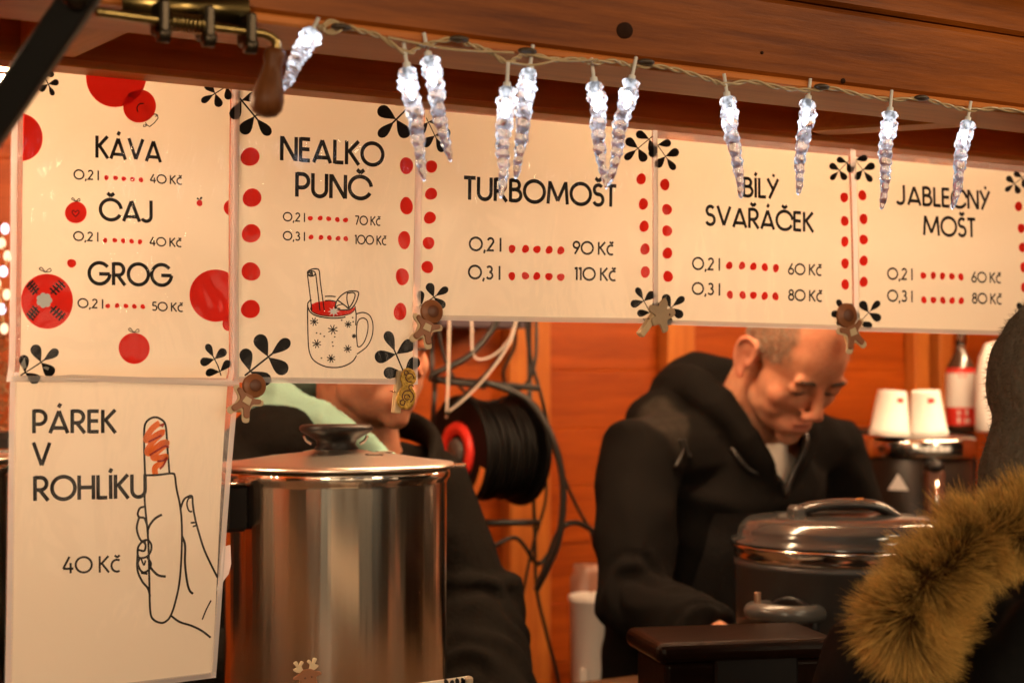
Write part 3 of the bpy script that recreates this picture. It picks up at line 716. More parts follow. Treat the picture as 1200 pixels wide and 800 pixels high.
S.sprig((500, 138), (520, 178), .8); S.sprig((492, 360), (527, 337), .8); S.sprig((763, 160), (731, 187), .8); S.sprig((764, 370), (746, 337), .8)
S.finish()
S = Sheet('price_sheet', 'landscape price sheet headed bílý svařáček, between two other landscape sheets', [(769, 162), (992, 183), (997, 384), (770.5, 377)], [(765, 141), (997, 163), (1001.5, 387), (767.5, 380)], -0.005, 0.0025, 3.3)
S.text('BÍLÝ', (869, 231), (911, 233.5), 23.5); S.text('SVAŘÁČEK', (826, 264), (951, 272.5), 24)
S.price('0,2 l', (811.5, 315.8), (844, 317), [(854.2, 311.2), (868.8, 311.3), (881.8, 312.3), (894.9, 313.2), (907.5, 314.2)], 3.7, '60 Kč', (921.3, 321.6), (959, 323.3), 14.6, 13.2, 4.6)
S.price('0,3 l', (811.5, 344.8), (844.5, 346), [(855.4, 345.3), (870, 345.7), (882.2, 346), (895.2, 346.8), (907.5, 347.3)], 3.7, '80 Kč', (922, 352), (959.7, 353.6), 14.2, 13.2, 4.6)
S.dots([(779.3, 216.3), (781.9, 245.4), (782.4, 270.4), (783, 296.6), (784, 323.8)], 5.6, 6.6, wob=0.04)
S.dots([(986.7, 231.7), (987, 259.4), (987.1, 283.3), (987.3, 308.9), (987.6, 333.4)], 4.5, 6.0, wob=0.04)
S.sprig((768, 166), (791, 199), .8); S.sprig((993, 188), (971, 211), .7); S.sprig((771, 374), (803, 348), .8); S.sprig((993, 382), (979, 351), .7)
S.finish()
S = Sheet('price_sheet', 'landscape price sheet headed jablečný mošt, rightmost of the row', [(1002, 184), (1203, 203), (1209, 390.5), (1003, 385)], [(998, 164), (1209, 184), (1216, 394), (1001, 388)], 0.0, 0.003, 4.4)
S.text('JABLEČNÝ', (1049.5, 239.5), (1159, 246.5), 23); S.text('MOŠT', (1079, 275.7), (1141, 278.5), 23)
S.price('0,2 l', (1037.5, 327.4), (1067, 328.3), [(1079, 323), (1090.5, 323), (1101.2, 323.5), (1112, 324), (1122.7, 324.6)], 3.2, '60 Kč', (1134.8, 330.8), (1169, 332), 13.6, 12.3, 4.1)
S.price('0,3 l', (1037.5, 353), (1067, 354), [(1079.5, 351.5), (1090.5, 351.6), (1101.4, 352), (1112.2, 352.3), (1123, 352.6)], 3.2, '80 Kč', (1135.5, 355.5), (1169.5, 356.7), 13.4, 12.3, 4.1)
S.dots([(1009.9, 229), (1011, 256.7), (1010.8, 280.9), (1010.7, 305.6), (1010.7, 330.4)], 4.7, 6.0, wob=0.04)
S.dots([(1193, 242), (1195.9, 267.7), (1196.7, 290), (1197.8, 313.3), (1198.3, 337)], 4.2, 5.8, wob=0.04)
S.sprig((1000, 184), (1021, 213), .7); S.sprig((1201, 206), (1177, 224), .7); S.sprig((1003, 381), (1029, 353), .7); S.sprig((1207, 386), (1190, 355), .7)
S.finish()

# 6: frankfurter in a roll
S = Sheet('price_sheet', 'price sheet for párek v rohlíku, drawing of a hand holding a hot dog', [(17, 440), (267, 446), (246.5, 787), (9, 815)], [(11, 436), (280, 446), (249.5, 792), (2, 822)], 0.006, 0.005, 5.0)
S.text('PÁREK', (36.5, 507.3), (135.5, 507), 27.8); S.text('V', (36, 546.5), (59, 546.5), 28.5); S.text('ROHLÍKU', (37, 586.3), (171, 582.8), 28.8)
S.text('40 Kč', (70, 670.7), (136, 669.2), 19.5, 0.13)
def Z5(x, y): return (150+x/2.857, 470+y/2.857)
def D(pts, w_=2.5, **k): S.curve([Z5(*p) for p in pts], w_, **k)
D([(54, 245), (52, 170), (52, 95), (60, 68), (82, 54), (105, 58), (124, 80), (130, 150), (137, 244)])
D([(54, 245), (52, 330), (62, 460), (64, 600), (66, 700), (78, 728), (105, 738), (125, 728), (136, 712)])
D([(54, 247), (95, 246), (145, 241), (155, 250), (160, 290), (172, 350), (177, 420), (174, 520), (165, 610), (148, 680), (136, 712)])
D([(110, 378), (88, 390), (70, 410), (60, 432)], 2.8); D([(63, 545), (75, 562), (95, 580), (120, 584)], 2.8)
D([(52, 352), (36, 356), (28, 374), (33, 386), (50, 388)]); D([(33, 386), (24, 420), (30, 450), (42, 468), (54, 470)]); D([(50, 388), (58, 410), (62, 440)])
D([(60, 462), (44, 466), (28, 486), (26, 512), (34, 522), (56, 518), (70, 500), (72, 478), (62, 462)]); D([(28, 495), (48, 498), (53, 480), (46, 466)])
D([(34, 522), (26, 540), (34, 562), (46, 570), (64, 560), (70, 540), (58, 520)]); D([(36, 572), (58, 575)], 2.2); D([(26, 500), (24, 560), (40, 600), (58, 622), (66, 650)]); D([(36, 520), (46, 545), (52, 530)], 2.0)
D([(172, 362), (184, 330), (200, 318), (213, 318), (215, 345), (222, 390), (232, 430), (250, 490), (272, 540), (296, 588)])
D([(213, 320), (200, 326), (195, 345), (202, 366), (213, 368)], 2.0); D([(207, 406), (228, 404)], 2.2); D([(214, 418), (228, 414)], 2.0)
D([(177, 450), (187, 480), (186, 540), (192, 600), (200, 630), (212, 642)], 2.8); D([(136, 714), (165, 735), (205, 748), (240, 765), (270, 788)])
D([(273, 664), (256, 695), (242, 728)], 1.8)
kb = MB(); S.extra['ketchup_print'] = (kb, M_orange)
S.curve([Z5(*p) for p in [(104, 72), (78, 92), (58, 125), (70, 128), (95, 112), (112, 105), (84, 132), (62, 165), (72, 172), (108, 142), (128, 140), (100, 165), (82, 186), (100, 190), (124, 185), (108, 206), (88, 222), (90, 250)]], 7.0, kb)
kd = MB(); S.extra['ketchup_shadow_print'] = (kd, M_dred)
for pp in ([(62, 132), (82, 122), (106, 110)], [(66, 176), (92, 160), (118, 146), (132, 150)], [(92, 196), (112, 194), (124, 186), (112, 210), (100, 222)], [(100, 78), (112, 72), (108, 82)]):
    S.curve([Z5(x+4, y+4) for x, y in pp], 2.2, kd)
S.finish()
tp = MB(); p = [on_y(x, y, 0.004) for x, y in ((262, 640), (270, 638), (271, 660), (268, 672), (262, 680), (256, 700), (254, 690), (258, 665))]
tp.add(p, [list(range(8))]); tag(tp.build('tape', M_tape, None, loc=p[0]), 'torn white strip of tape on the right edge of the hot dog sheet', 'tape')

# counter-top card at the bottom with its clip
cq = [on_y(x, y, -0.03) for x, y in ((330, 822), (551, 791.5), (556, 900), (336, 930))]
cr_ = thing('counter_card', 'white counter card with black leaf print, standing in front of the steel pot', 'card', (cq[3]+cq[2])/2)
m = MB(); vs = []
for p in cq: vs += [p, p+V(0, 0.0015, 0)]
m.add(vs, [(0, 6, 4, 2), (1, 3, 5, 7), (0, 2, 3, 1), (2, 4, 5, 3), (4, 6, 7, 5), (6, 0, 1, 7)]); m.build('paper', M_paper, cr_)
S_ = MB()
for (bx, by, tx, ty, wd) in ((527, 806, 521, 795, 5), (527, 806, 531, 796, 5), (538, 808, 535, 793.5, 5), (538, 808, 545, 795, 5), (533, 808, 530, 800, 4), (545, 806, 541, 793, 4), (520, 808, 514, 800, 4)):
    b0, t0 = np.array([bx, by], float), np.array([tx, ty], float); d = t0-b0; ey = np.array([-d[1], d[0]])/np.linalg.norm(d)
    prof = [(0, 0), (.3, .26), (.6, .5), (.85, .45), (1, 0)]
    out = [b0+d*t+ey*wd*hh for t, hh in prof]+[b0+d*t-ey*wd*hh for t, hh in prof[-2:0:-1]]
    S_.add([on_y(x, y, -0.0306) for x, y in out], [list(range(len(out)))])
S_.build('leaf_print', M_ink, cr_)
hp = on_y(549, 801, -0.03)
MB().box(hp+V(0, 0, -.012), (0.008, 0.009, 0.04), bev=0.002).build('corner_clip', simple('clear_acrylic_clip', (0.45, 0.35, 0.25), 0.15), cr_)

# ------------------------------------------------------------------ icicle lights on a twisted cable
yi = -0.309
gl_ = thing('light_cable', 'clear twisted light cable clipped along the underside of the front beam', 'cable', on_y(600, 60, yi))
ctrl = [(372, 30), (385, 38), (400, 30), (420, 36), (445, 43), (476, 62), (492, 55), (502, 52), (530, 46), (548, 52), (572, 60), (594, 74), (606, 68), (620, 64), (650, 70), (680, 70), (694, 74), (720, 72), (741, 78), (770, 78), (800, 84), (830, 93), (850, 99), (880, 96), (915, 103), (948, 106), (975, 104), (1010, 112), (1045, 117), (1080, 116), (1110, 124), (1135, 129), (1170, 128), (1215, 134), (1260, 140)]
cen = spline([on_y(x, y, yi) for x, y in ctrl], 10)
for ph in (0, PI):
    pts = []
    for i, p in enumerate(cen):
        a = i*0.55+ph; pts.append(p+V(0, math.cos(a), math.sin(a))*0.0014)
    MB().loft(pts, 0.0012, 6, caps=True).build('strand', M_cable_clear, gl_)
m = MB()
lp = spline([on_y(x, y, yi-.004) for x, y in ((378, 30), (386, 24), (396, 27), (400, 35), (390, 40), (380, 36), (384, 29), (394, 26), (402, 31))], 8)
m.loft(lp, 0.0011, 6)
for (a, b_) in (((455, 44), (602, 62)), ((596, 73), (655, 70)), ((616, 63), (700, 70))):
    m.loft(spline([on_y(a[0], a[1], yi-.003), on_y((a[0]+b_[0])/2, (a[1]+b_[1])/2+5, yi-.003), on_y(b_[0], b_[1], yi-.003)], 8), 0.0011, 6)
m.build('loose_loop', M_cable_clear, gl_)
for (px, py) in ((400, 33), (538, 47), (618, 61), (757, 74), (963, 103), (1080, 116)):
    MB().ell(on_y(px, py-1, yi-.002), (.009, .006, .003)).build('cable_clip', M_staple, gl_)

def make_icicle(name, seed):
    r = np.random.default_rng(seed); root = thing(name, 'x', 'icicle light', (0, 0, 0), 'icicle lights along the front beam')
    n, seg = 64, 18; prof = []; vs = []
    ph = r.uniform(0, 6.28, 8)
    for j in range(n+1):
        t = j/n; z = -t
        base = 0.0072*(1-t)**0.62+0.0012 if t > .1 else (0.0052+0.0028*math.sin(PI*min(1, t/.1)))
        if t < 0.02: base *= 0.35+t/.02*0.65
        if t > .98: base *= max(0.05, (1-t)/.02)
        for k in range(seg):
            a = 2*PI*k/seg
            bump = 1+0.09*math.sin(2*PI*t*10+ph[0]+2.2*math.sin(6*t+ph[6]))+0.09*math.sin(3*a+t*17+ph[1])+0.08*math.sin(2*a-t*26+ph[2])+0.07*math.sin(5*a+2*PI*t*15+ph[3])
            rr = base*bump; off = 0.0010*math.sin(t*9+ph[4])
            vs.append((rr*math.cos(a)+off, rr*math.sin(a)+.0008*math.sin(t*7+ph[5]), z*0.095))
    fs = [(j*seg+k, (j+1)*seg+k, (j+1)*seg+(k+1) % seg, j*seg+(k+1) % seg) for j in range(n) for k in range(seg)]
    fs += [list(range(seg)), [n*seg+k for k in range(seg)][::-1]]
    m = MB(); m.add(vs, fs, 0, True); ice = m.build('icicle', M_ice, root)
    m = MB(); m.lathe([(0, -.012), (.0012, -.012), (.0022, -.0125), (.0022, -.020), (.0016, -.025), (0, -.027)], (0, 0, 0), 12); m.build('led', M_led, ice)
    m = MB(); m.lathe([(0, .020), (.0016, .020), (.0016, 0.004), (.0032, .003), (.0036, -.003), (.0020, -.0118), (0, -.0118)], (0, 0, 0), 14); m.build('socket', M_ledw, root)
    return root
protos = [make_icicle('icicle_light', 3), make_icicle('icicle_light', 11), make_icicle('icicle_light', 20)]
ICE = [((366, 36), (331, 106), 'icicle light hanging aslant beside the wooden bolt handle, leftmost of the row'),
       ((477, 78), (497, 213), 'icicle light hanging over the right edge of the nealko punč sheet'),
       ((502, 65), (527, 190), 'icicle light pointing into the top left corner of the turbomošt sheet'),
       ((594, 101), (587, 233), 'icicle light hanging lower over the first letters of the turbomošt heading'),
       ((621, 80), (604, 210), 'icicle light with its cap above, crossing just right of the turbomošt letter U'),
       ((696, 95), (709, 222), 'icicle light leaning right, its tip over the hook of turbomošt letter Š'),
       ((740, 93), (713, 218), 'icicle light leaning left with its tip close to the turbomošt letter T'),
       ((852, 112), (869, 233), 'icicle light whose tip touches the B of bílý'),
       ((947, 116), (934, 229), 'icicle light hanging right of the word bílý, near the red dots'),
       ((1043, 130), (1033, 246), 'icicle light before the left part of the jablečný mošt sheet'),
       ((1134, 141), (1116, 246), 'icicle light crossing the Č of jablečný, rightmost of the row')]
def children(o): return [c for c in bpy.data.objects if c.parent == o]
def copy_tree(o, parent=None):
    c = o.copy(); COL.objects.link(c)
    if parent is not None: c.parent = parent
    for ch in children(o): copy_tree(ch, c)
    return c
used = set()
for i, (a, t, lab) in enumerate(ICE):
    k = i % 3
    if k in used: o = copy_tree(protos[k])
    else: o = protos[k]; used.add(k)
    A = on_y(a[0], a[1], yi+0.004*((i*7) % 3-1)); T = on_y(t[0], t[1], yi+0.004*((i*7) % 3-1)-.004)
    d = Vector(A-T); L = d.length
    o.location = Vector(A); q = Vector((0, 0, 1)).rotation_difference(d.normalized())
    o.rotation_mode = 'QUATERNION'; o.rotation_quaternion = q @ Matrix.Rotation(i*1.9, 3, 'Z').to_quaternion()
    wk = 1.0 if i else 1.0
    o.scale = (wk, wk, L/0.095); o['label'] = lab

# ------------------------------------------------------------------ clothespins with figures
def figure_axes(px, py, y, ang):
    c = on_y(px, py, y); s_ = np.linalg.norm(c-CAM)/FPX; ca, sa = math.cos(rad(ang)), math.sin(rad(ang))
    ex = V(ca, -0.12, -sa); ey = V(sa, 0.05, ca)
    return c, ex*s_, ey*s_
def peg(root, c, ex, ey, dirx=0.0, L=46, dz=0.006):
    u = ey/np.linalg.norm(ey); v_ = ex/np.linalg.norm(ex); s_ = np.linalg.norm(ey)
    n = np.cross(v_, u); n /= np.linalg.norm(n)
    M_ = np.array([v_, -n, u]).T
    for k, nm in ((0, 0), (1, 1)):
        MB().box(c+V(0, dz+0.0045*k, 0)+u*s_*dirx, (0.0075, 0.0032, L*s_), M_, bev=0.0008).build('peg_half', M_peg, root)
    MB().loft([c+V(0, dz-.003, 0)+v_*0.0055, c+V(0, dz+.008, 0)+v_*0.0055, c+V(0, dz+.008, 0)-v_*0.0055, c+V(0, dz-.003, 0)-v_*0.0055], 0.0006, 6).build('wire_spring', M_steel, root)
def outline_union(pts, n=6): return [tuple(p) for p in spline([np.array(p, float) for p in pts], n, True)]
def gingerbread(px, py, y, ang, label, icing=True):
    c, ex, ey = figure_axes(px, py, y, ang)
    r = thing('gingerbread_clothespin', label, 'clothespin', c, 'gingerbread man clothespins')
    body = outline_union([(0, 4), (7, 1), (15, 4), (17, -1), (9, -7), (9, -14), (13, -23), (7, -26), (0, -17), (-7, -26), (-13, -23), (-9, -14), (-9, -7), (-17, -1), (-15, 4), (-7, 1)], 4)
    m = MB(); m.prism([(x*1.16, z*1.12) for x, z in body], c, ex, ey, 0.002); m.build('icing_edge', M_icing, r)
    m = MB(); m.prism([(x*.93, z*.93) for x, z in body], c-V(0, .0016, 0), ex, ey, 0.0026); m.build('body', M_ginger, r)
    hd = MB(); nrm = np.cross(ex, ey); nrm /= np.linalg.norm(nrm)
    if nrm[1] > 0: nrm = -nrm
    s_ = np.linalg.norm(ex)
    hd.lathe([(0, .0052), (7.5*s_, .005), (8*s_, .0035), (12.5*s_, .0035), (14*s_, .0022), (14*s_, 0), (0, 0)], c+ey*14+V(0, .0005, 0), 28, nrm)
    h_ = hd.build('head', M_ginger, r)
    f_ = MB(); f_.lathe([(0, .0058), (6.5*s_, .0057), (7.3*s_, .0050)], c+ey*14+V(0, .0005, 0), 20, nrm); f_.build('face_disc', M_gingerd, h_)
    if icing:
        m = MB(); m.prism([(-4, -2), (4, -2), (5, -10), (-5, -10)], c-V(0, .0034, 0), ex, ey, 0.0012); m.build('apron', M_icing, r)
    peg(r, c+ey*2, ex, ey, 0, 44); return r
gingerbread(291, 464, -0.014, 32, 'brown gingerbread man clothespin between the káva and nealko punč sheets')
gingerbread(501, 378, -0.014, 24, 'brown gingerbread man clothespin at the lower left corner of the turbomošt sheet')
gingerbread(996, 383, -0.014, -20, 'brown gingerbread man clothespin joining the bílý svařáček and jablečný mošt sheets')
# golden ornate figure
c, ex, ey = figure_axes(476, 456, -0.013, 8)
r = thing('gold_clothespin', 'gold glitter patterned clothespin at the lower right of the nealko punč sheet', 'clothespin', c)
M_gold = simple('gold_glitter', (0.55, 0.32, 0.06), 0.3, 0.8, noise_amt=0.8, nscale=400, bump=0.6, bscale=500)
MB().prism(outline_union([(-6, 22), (0, 25), (8, 22), (11, 12), (7, 4), (12, -4), (11, -16), (4, -23), (-6, -22), (-11, -14), (-9, -4), (-6, 4), (-9, 12)], 4), c, ex, ey, 0.003).build('figure', M_gold, r)
m = MB()
for (cx, cz, rr, a0, a1) in ((2, 14, 5, 0, 300), (2, -8, 7, -60, 250), (1, -9, 3.2, 0, 330), (5, 3, 3, 20, 260), (-4, -16, 3, 90, 380), (-3, 19, 2.5, 0, 300)):
    pts = [c+ex*(cx+rr*math.cos(rad(a0+(a1-a0)*k/16)))+ey*(cz+rr*math.sin(rad(a0+(a1-a0)*k/16)))-V(0, .0018, 0) for k in range(17)]
    m.loft(pts, 0.0006, 5)
m.build('swirl_pattern', M_gingerd, r); peg(r, c-ex*5-ey*4, ex, ey, 0, 50)
# pale wooden figure with two steel-grey peg legs
c, ex, ey = figure_axes(775, 368, -0.014, 14)
r = thing('angel_clothespin', 'pale wooden winged clothespin between the turbomošt and bílý svařáček sheets', 'clothespin', c)
M_tan = simple('pale_plywood', (0.42, 0.29, 0.17), 0.6, noise_amt=0.15, nscale=90)
MB().prism(outline_union([(1, 20), (6, 14), (6, 8), (14, 11), (18, 5), (13, -2), (9, -6), (12, -16), (6, -21), (0, -13), (-8, -16), (-12, -9), (-8, -4), (-17, 0), (-16, 7), (-6, 8), (-4, 14)], 4), c, ex, ey, 0.003).build('figure', M_tan, r)
MB().ell(c+ex*10+ey*2-V(0, .0017, 0), (.0011, .0006, .0014)).build('hole', M_gingerd, r)
u2 = ex*math.cos(rad(-28))+ey*math.sin(rad(-28)); v2 = -ex*math.sin(rad(-28))+ey*math.cos(rad(-28))
peg(r, c-ex*10-ey*12, u2, v2, 0, 42, dz=0.003)
# reindeer on the counter card
c, ex, ey = figure_axes(361, 795, -0.036, -6)
r = thing('reindeer_clothespin', 'reindeer clothespin with pale antlers on the counter card below the pot', 'clothespin', c)
MB().prism(outline_union([(-4, 11), (-9, 8), (-16, 5), (-17, 2), (-10, 1), (-10, -6), (-12, -16), (-9, -24), (9, -24), (12, -16), (10, -6), (10, 1), (16, 3), (15, 6), (9, 8), (4, 11)], 4), c, ex, ey, 0.003).build('head', M_ginger, r)
for sg in (-1, 1):
    MB().prism(outline_union([(sg*3, 9), (sg*5, 15), (sg*2, 19), (sg*5, 21), (sg*8, 17), (sg*10, 22), (sg*14, 20), (sg*11, 15), (sg*15, 13), (sg*13, 10), (sg*8, 8)], 3), c+V(0, .002, 0), ex, ey, 0.002).build('antler', M_icing, r)
m = MB(); 
for (x, z, rr) in ((-4, 2, .0009), (4, 2, .0009), (0, -7, .0016)): m.ell(c+ex*x+ey*z-V(0, .0016, 0), (rr, .0006, rr))
m.build('face', M_gingerd, r); peg(r, c-ey*14, ex, ey, 0, 36)

# ------------------------------------------------------------------ steel hot drink pots
def steel_pot(cx, cy, ztop, R, H, label, hang, lug, knob=True):
    r = thing('steel_pot', label, 'pot', (cx, cy, ztop-H), 'steel pots on the counter')
    c = V(cx, cy, ztop-H)
    MB().lathe([(0, 0), (R*.97, 0), (R, .006), (R, H-.018), (R+.001, H-.014), (R+.004, H-.010), (R+.0045, H-.004), (R+.002, H), (R-.004, H), (R-.004, .01), (0, .01)], c, 96).build('body', M_pot, r)
    k = R
    lid = MB().lathe([(k+.003, H+.0005), (k+.009, H+.001), (k+.0095, H+.0035), (k+.008, H+.006), (k*.94, H+.0075), (k*.86, H+.009), (k*.60, H+.0145), (k*.32, H+.0185), (k*.29, H+.0200), (k*.20, H+.022), (0, H+.022)], c, 96).build('lid', M_lid, r)
    for a in (-1.2, -.2):
        p = c+V(k*.45*math.cos(a), k*.45*math.sin(a), H+.0172)
        MB().box(p, (.022, .008, .003), None, bev=0.001).build('vent', M_darkm, lid)
    if knob:
        kn = MB().lathe([(0, H+.021), (.025, H+.021), (.027, H+.023), (.023, H+.028), (.025, H+.033), (.033, H+.038), (.042, H+.043), (.0445, H+.046), (.0445, H+.049), (.042, H+.0515), (0, H+.0525)], c, 48).build('knob', M_blackp, lid)
        for s_ in (-1, 1):
            p = c+R3*s_*.029+V(0, 0, H+.029)-F3*.006
            MB().loft(spline([p, p+R3*s_*.006+V(0, 0, .004), p+R3*s_*.009+V(0, 0, .010)], 4), .002, 8).build('knob_bracket', M_steel, kn)
    for ang, nm in ((hang, 'handle'), (lug, 'lug')):
        d = R3*math.cos(rad(ang))+V(F3[0], F3[1], 0)*math.sin(rad(ang)); t = np.cross(V(0, 0, 1), d)
        M_ = np.array([d, t, V(0, 0, 1)]).T
        if nm == 'handle':
            MB().box(c+d*(R+.016)+V(0, 0, H-.040), (.032, .032, .055), M_, bev=.005).build('handle', M_blackp, r)
            MB().box(c+d*(R+.012)+V(0, 0, H-.0125), (.040, .036, .004), M_, bev=.0015).build('handle_plate', M_steel, r)
        else:
            MB().box(c+d*(R+.012)+V(0, 0, H+.003), (.024, .018, .005), M_, bev=.002).build('lug', M_steel, r)
    return r
pc = at_d(394, 548, 2.06)
steel_pot(pc[0], pc[1], 1.434, 0.1335, 0.334, 'tall shiny steel pot with black knob lid standing before the left vendor', 222, 0)
p2 = at_d(-100, 540, 1.86)
steel_pot(p2[0], p2[1], 1.452, 0.1, 0.35, 'steel pot half hidden behind the hot dog sheet at the left edge', 200, 60)
# dark espresso-like box beside it
p3 = at_d(-75, 520, 2.25)
r = thing('black_appliance', 'black appliance behind the steel pot at the far left edge', 'appliance', (p3[0], p3[1], 1.10))
MB().box((p3[0], p3[1], 1.285), (.20, .16, .37), bev=.008).build('body', M_blackp, r)
MB().box((p3[0], p3[1]-.083, 1.43), (.17, .006, .04), bev=.002).build('panel', M_steel, r)

# ------------------------------------------------------------------ soup kettle (front right)
kc = at_d(986, 652, 2.32); KR = 0.140; zt = kc[2]
r = thing('soup_kettle', 'dark grey soup kettle with glossy grey lid in front of the man', 'kettle', (kc[0], kc[1], 1.10))
c = V(kc[0], kc[1], 0)
body = MB().lathe([(0, 1.10), (KR*.96, 1.10), (KR, 1.106), (KR*1.02, zt-.012), (KR*1.035, zt-.010), (KR*1.035, zt-.003), (KR*1.0, zt)], c, 72).build('body', M_dgrey, r)
MB().lathe([(KR*.98, zt-.002), (KR*1.03, zt), (KR*1.035, zt+.004), (KR*1.035, zt+.012), (KR*1.06, zt+.015), (KR*1.065, zt+.019), (KR*1.0, zt+.021)], c, 72).build('steel_ring', M_steel, r)
lid = MB().lathe([(KR*1.06, zt+.0215), (KR*1.06, zt+.025), (KR*1.0, zt+.028), (KR*1.0, zt+.038), (KR*.985, zt+.042), (KR*.93, zt+.050), (KR*.90, zt+.0525), (KR*.60, zt+.056), (0, zt+.058)], c, 72).build('lid', M_glossg, r)
# arched lid handle (runs across the view)
hh = MB(); a_ = R3*math.cos(.12)+V(F3[0], F3[1], 0)*math.sin(.12); zz = zt+.050
hh.loft(spline([c+a_*-.066+V(0, 0, zz), c+a_*-.058+V(0, 0, zz+.013), c+a_*-.03+V(0, 0, zz+.020), c+a_*.01+V(0, 0, zz+.022), c+a_*.05+V(0, 0, zz+.018), c+a_*.075+V(0, 0, zz+.004), c+a_*.078+V(0, 0, zz-.004)], 8), [(.019, .0075)]*49, 20, up=(0, 0, 1)); hh.build('lid_handle', M_glossg, lid)
MB().box(c+a_*-.062+V(0, 0, zz+.008), (.018, .038, .024), np.array([a_, np.cross(V(0, 0, 1), a_), V(0, 0, 1)]).T, bev=.004).build('handle_foot', M_greyp, lid)
MB().box(c+V(F3[0], F3[1], 0)*-.03+a_*.02+V(0, 0, zz+.0305), (.012, .002, .0025), bev=.0005).build('lamp', M_orangep, lid)
# side handle on the left with its round recess
hd = -R3*.62-V(F3[0], F3[1], 0)*.785; ht = np.cross(V(0, 0, 1), hd)
M_ = np.array([hd, ht, V(0, 0, 1)]).T; zc = at_d(885, 728, 2.2)[2]
rc = MB(); rc.lathe([(0, .004), (.030, .004), (.034, .006), (.037, .004), (.039, 0), (.039, -.03), (0, -.03)], c+hd*(KR*1.0)+V(0, 0, zc-.006), 40, hd); rc.build('handle_recess', M_blackp, r)
hm = MB()
top = [c+hd*(KR+dx)+ht*dy+V(0, 0, zc+dz) for dx, dy, dz in ((-.005, -.036, .012), (.030, -.036, .014), (.050, -.022, .015), (.055, 0, .016), (.050, .022, .015), (.030, .036, .014), (-.005, .036, .012))]
hm.loft(spline(top, 6), [(.013, .0115)]*37, 16); hm.build('side_handle', M_greyp, r)
MB().box(c+hd*(KR+.03)-R3*.028+V(0, 0, zc+.028), (.007, .007, .024), bev=.001).build('latch', simple('copper_latch', (.55, .33, .22), .35, .9), r)

# dark wooden box with rounded lid at the bottom
bq = at_d(856, 742, 2.02)
r = thing('dark_box', 'dark brown box with rounded lid in front of the grey kettle', 'box', (bq[0], bq[1], 1.10))
M_ = np.array([V(.93, -.367, 0), V(.367, .93, 0), V(0, 0, 1)]).T
M_dbox = wood('dark_box_wood', (0.004, 0.0014, 0.0007), (0.010, 0.0035, 0.0014), 'X', rough=0.32)
zt2 = bq[2]
P_(M_dbox).inputs['Specular IOR Level'].default_value = 0.08
MB().box((bq[0], bq[1], (1.10+zt2-.022)/2), (.196, .12, zt2-.022-1.10), M_).build('body', M_dbox, r, bevel=.006)
MB().box((bq[0], bq[1], zt2-.010), (.222, .140, .024), M_).build('lid', M_dbox, r, bevel=.011)
MB().box(V(bq[0], bq[1], 1.185)-M_[:, 1]*.0625+M_[:, 0]*.01, (.10, .006, .075), M_, bev=.003).build('panel', M_blackp, r)

# ------------------------------------------------------------------ back right: urn, cups, bottles
uc = at_d(1072, 516, 3.28); UR = 0.108; zt = uc[2]
r = thing('drinks_urn', 'black drinks urn with bright steel rim and warning triangle, carrying paper cups', 'urn', (uc[0], uc[1], .86))
c = V(uc[0], uc[1], 0)
MB().lathe([(0, .86), (UR*.97, .86), (UR*.98, 1.0), (UR, zt-.02), (UR*.97, zt-.016), (0, zt-.016)], c, 60).build('body', simple('black_urn_enamel', (.012, .008, .006), .35, spec=.2), r)
MB().lathe([(UR*.98, zt-.032), (UR*1.045, zt-.030), (UR*1.06, zt-.026), (UR*1.06, zt-.015), (UR*1.06, zt), (UR*1.04, zt+.006), (UR*.95, zt+.009), (0, zt+.012)], c, 60).build('steel_rim', M_steel, r)
def onf(px, py, R_):   # point on the urn's front at a pixel
    p = CAM+ray(px, py)*3.28; f = V(p[0]-uc[0], p[1]-uc[1], 0); s_ = f @ R3
    return V(uc[0], uc[1], 0)+R3*s_-V(F3[0], F3[1], 0)*math.sqrt(max(R_*R_-s_*s_, 1e-6))+V(0, 0, p[2])
g_ = MB(); q = onf(1076, 580, UR); g_.box(q-F3*.012, (.036, .03, .115), np.array([R3, V(F3[0], F3[1], 0), V(0, 0, 1)]).T, bev=.006); gb = g_.build('sight_gauge', simple('brown_gauge_housing', (.12, .05, .03), .35, .3), r)
MB().lathe([(0, 0), (.0055, 0), (.0055, .085), (0, .085)], q-F3*.030+V(0, 0, -.045), 16).build('glass_tube', M_steel, gb)
MB().ell(q-F3*.014+V(0, 0, .062), (.019, .019, .013)).build('gauge_cap', M_blackp, gb)
tq = [onf(x, y, UR)-V(F3[0], F3[1], 0)*.002 for x, y in ((1029, 570), (1050, 570), (1039, 551))]
MB().add([*tq, *[p-V(F3[0], F3[1], 0)*.0012 for p in tq]], [(0, 2, 1), (3, 4, 5), (0, 1, 4, 3), (1, 2, 5, 4), (2, 0, 3, 5)]).build('warning_triangle', M_whitep, r)
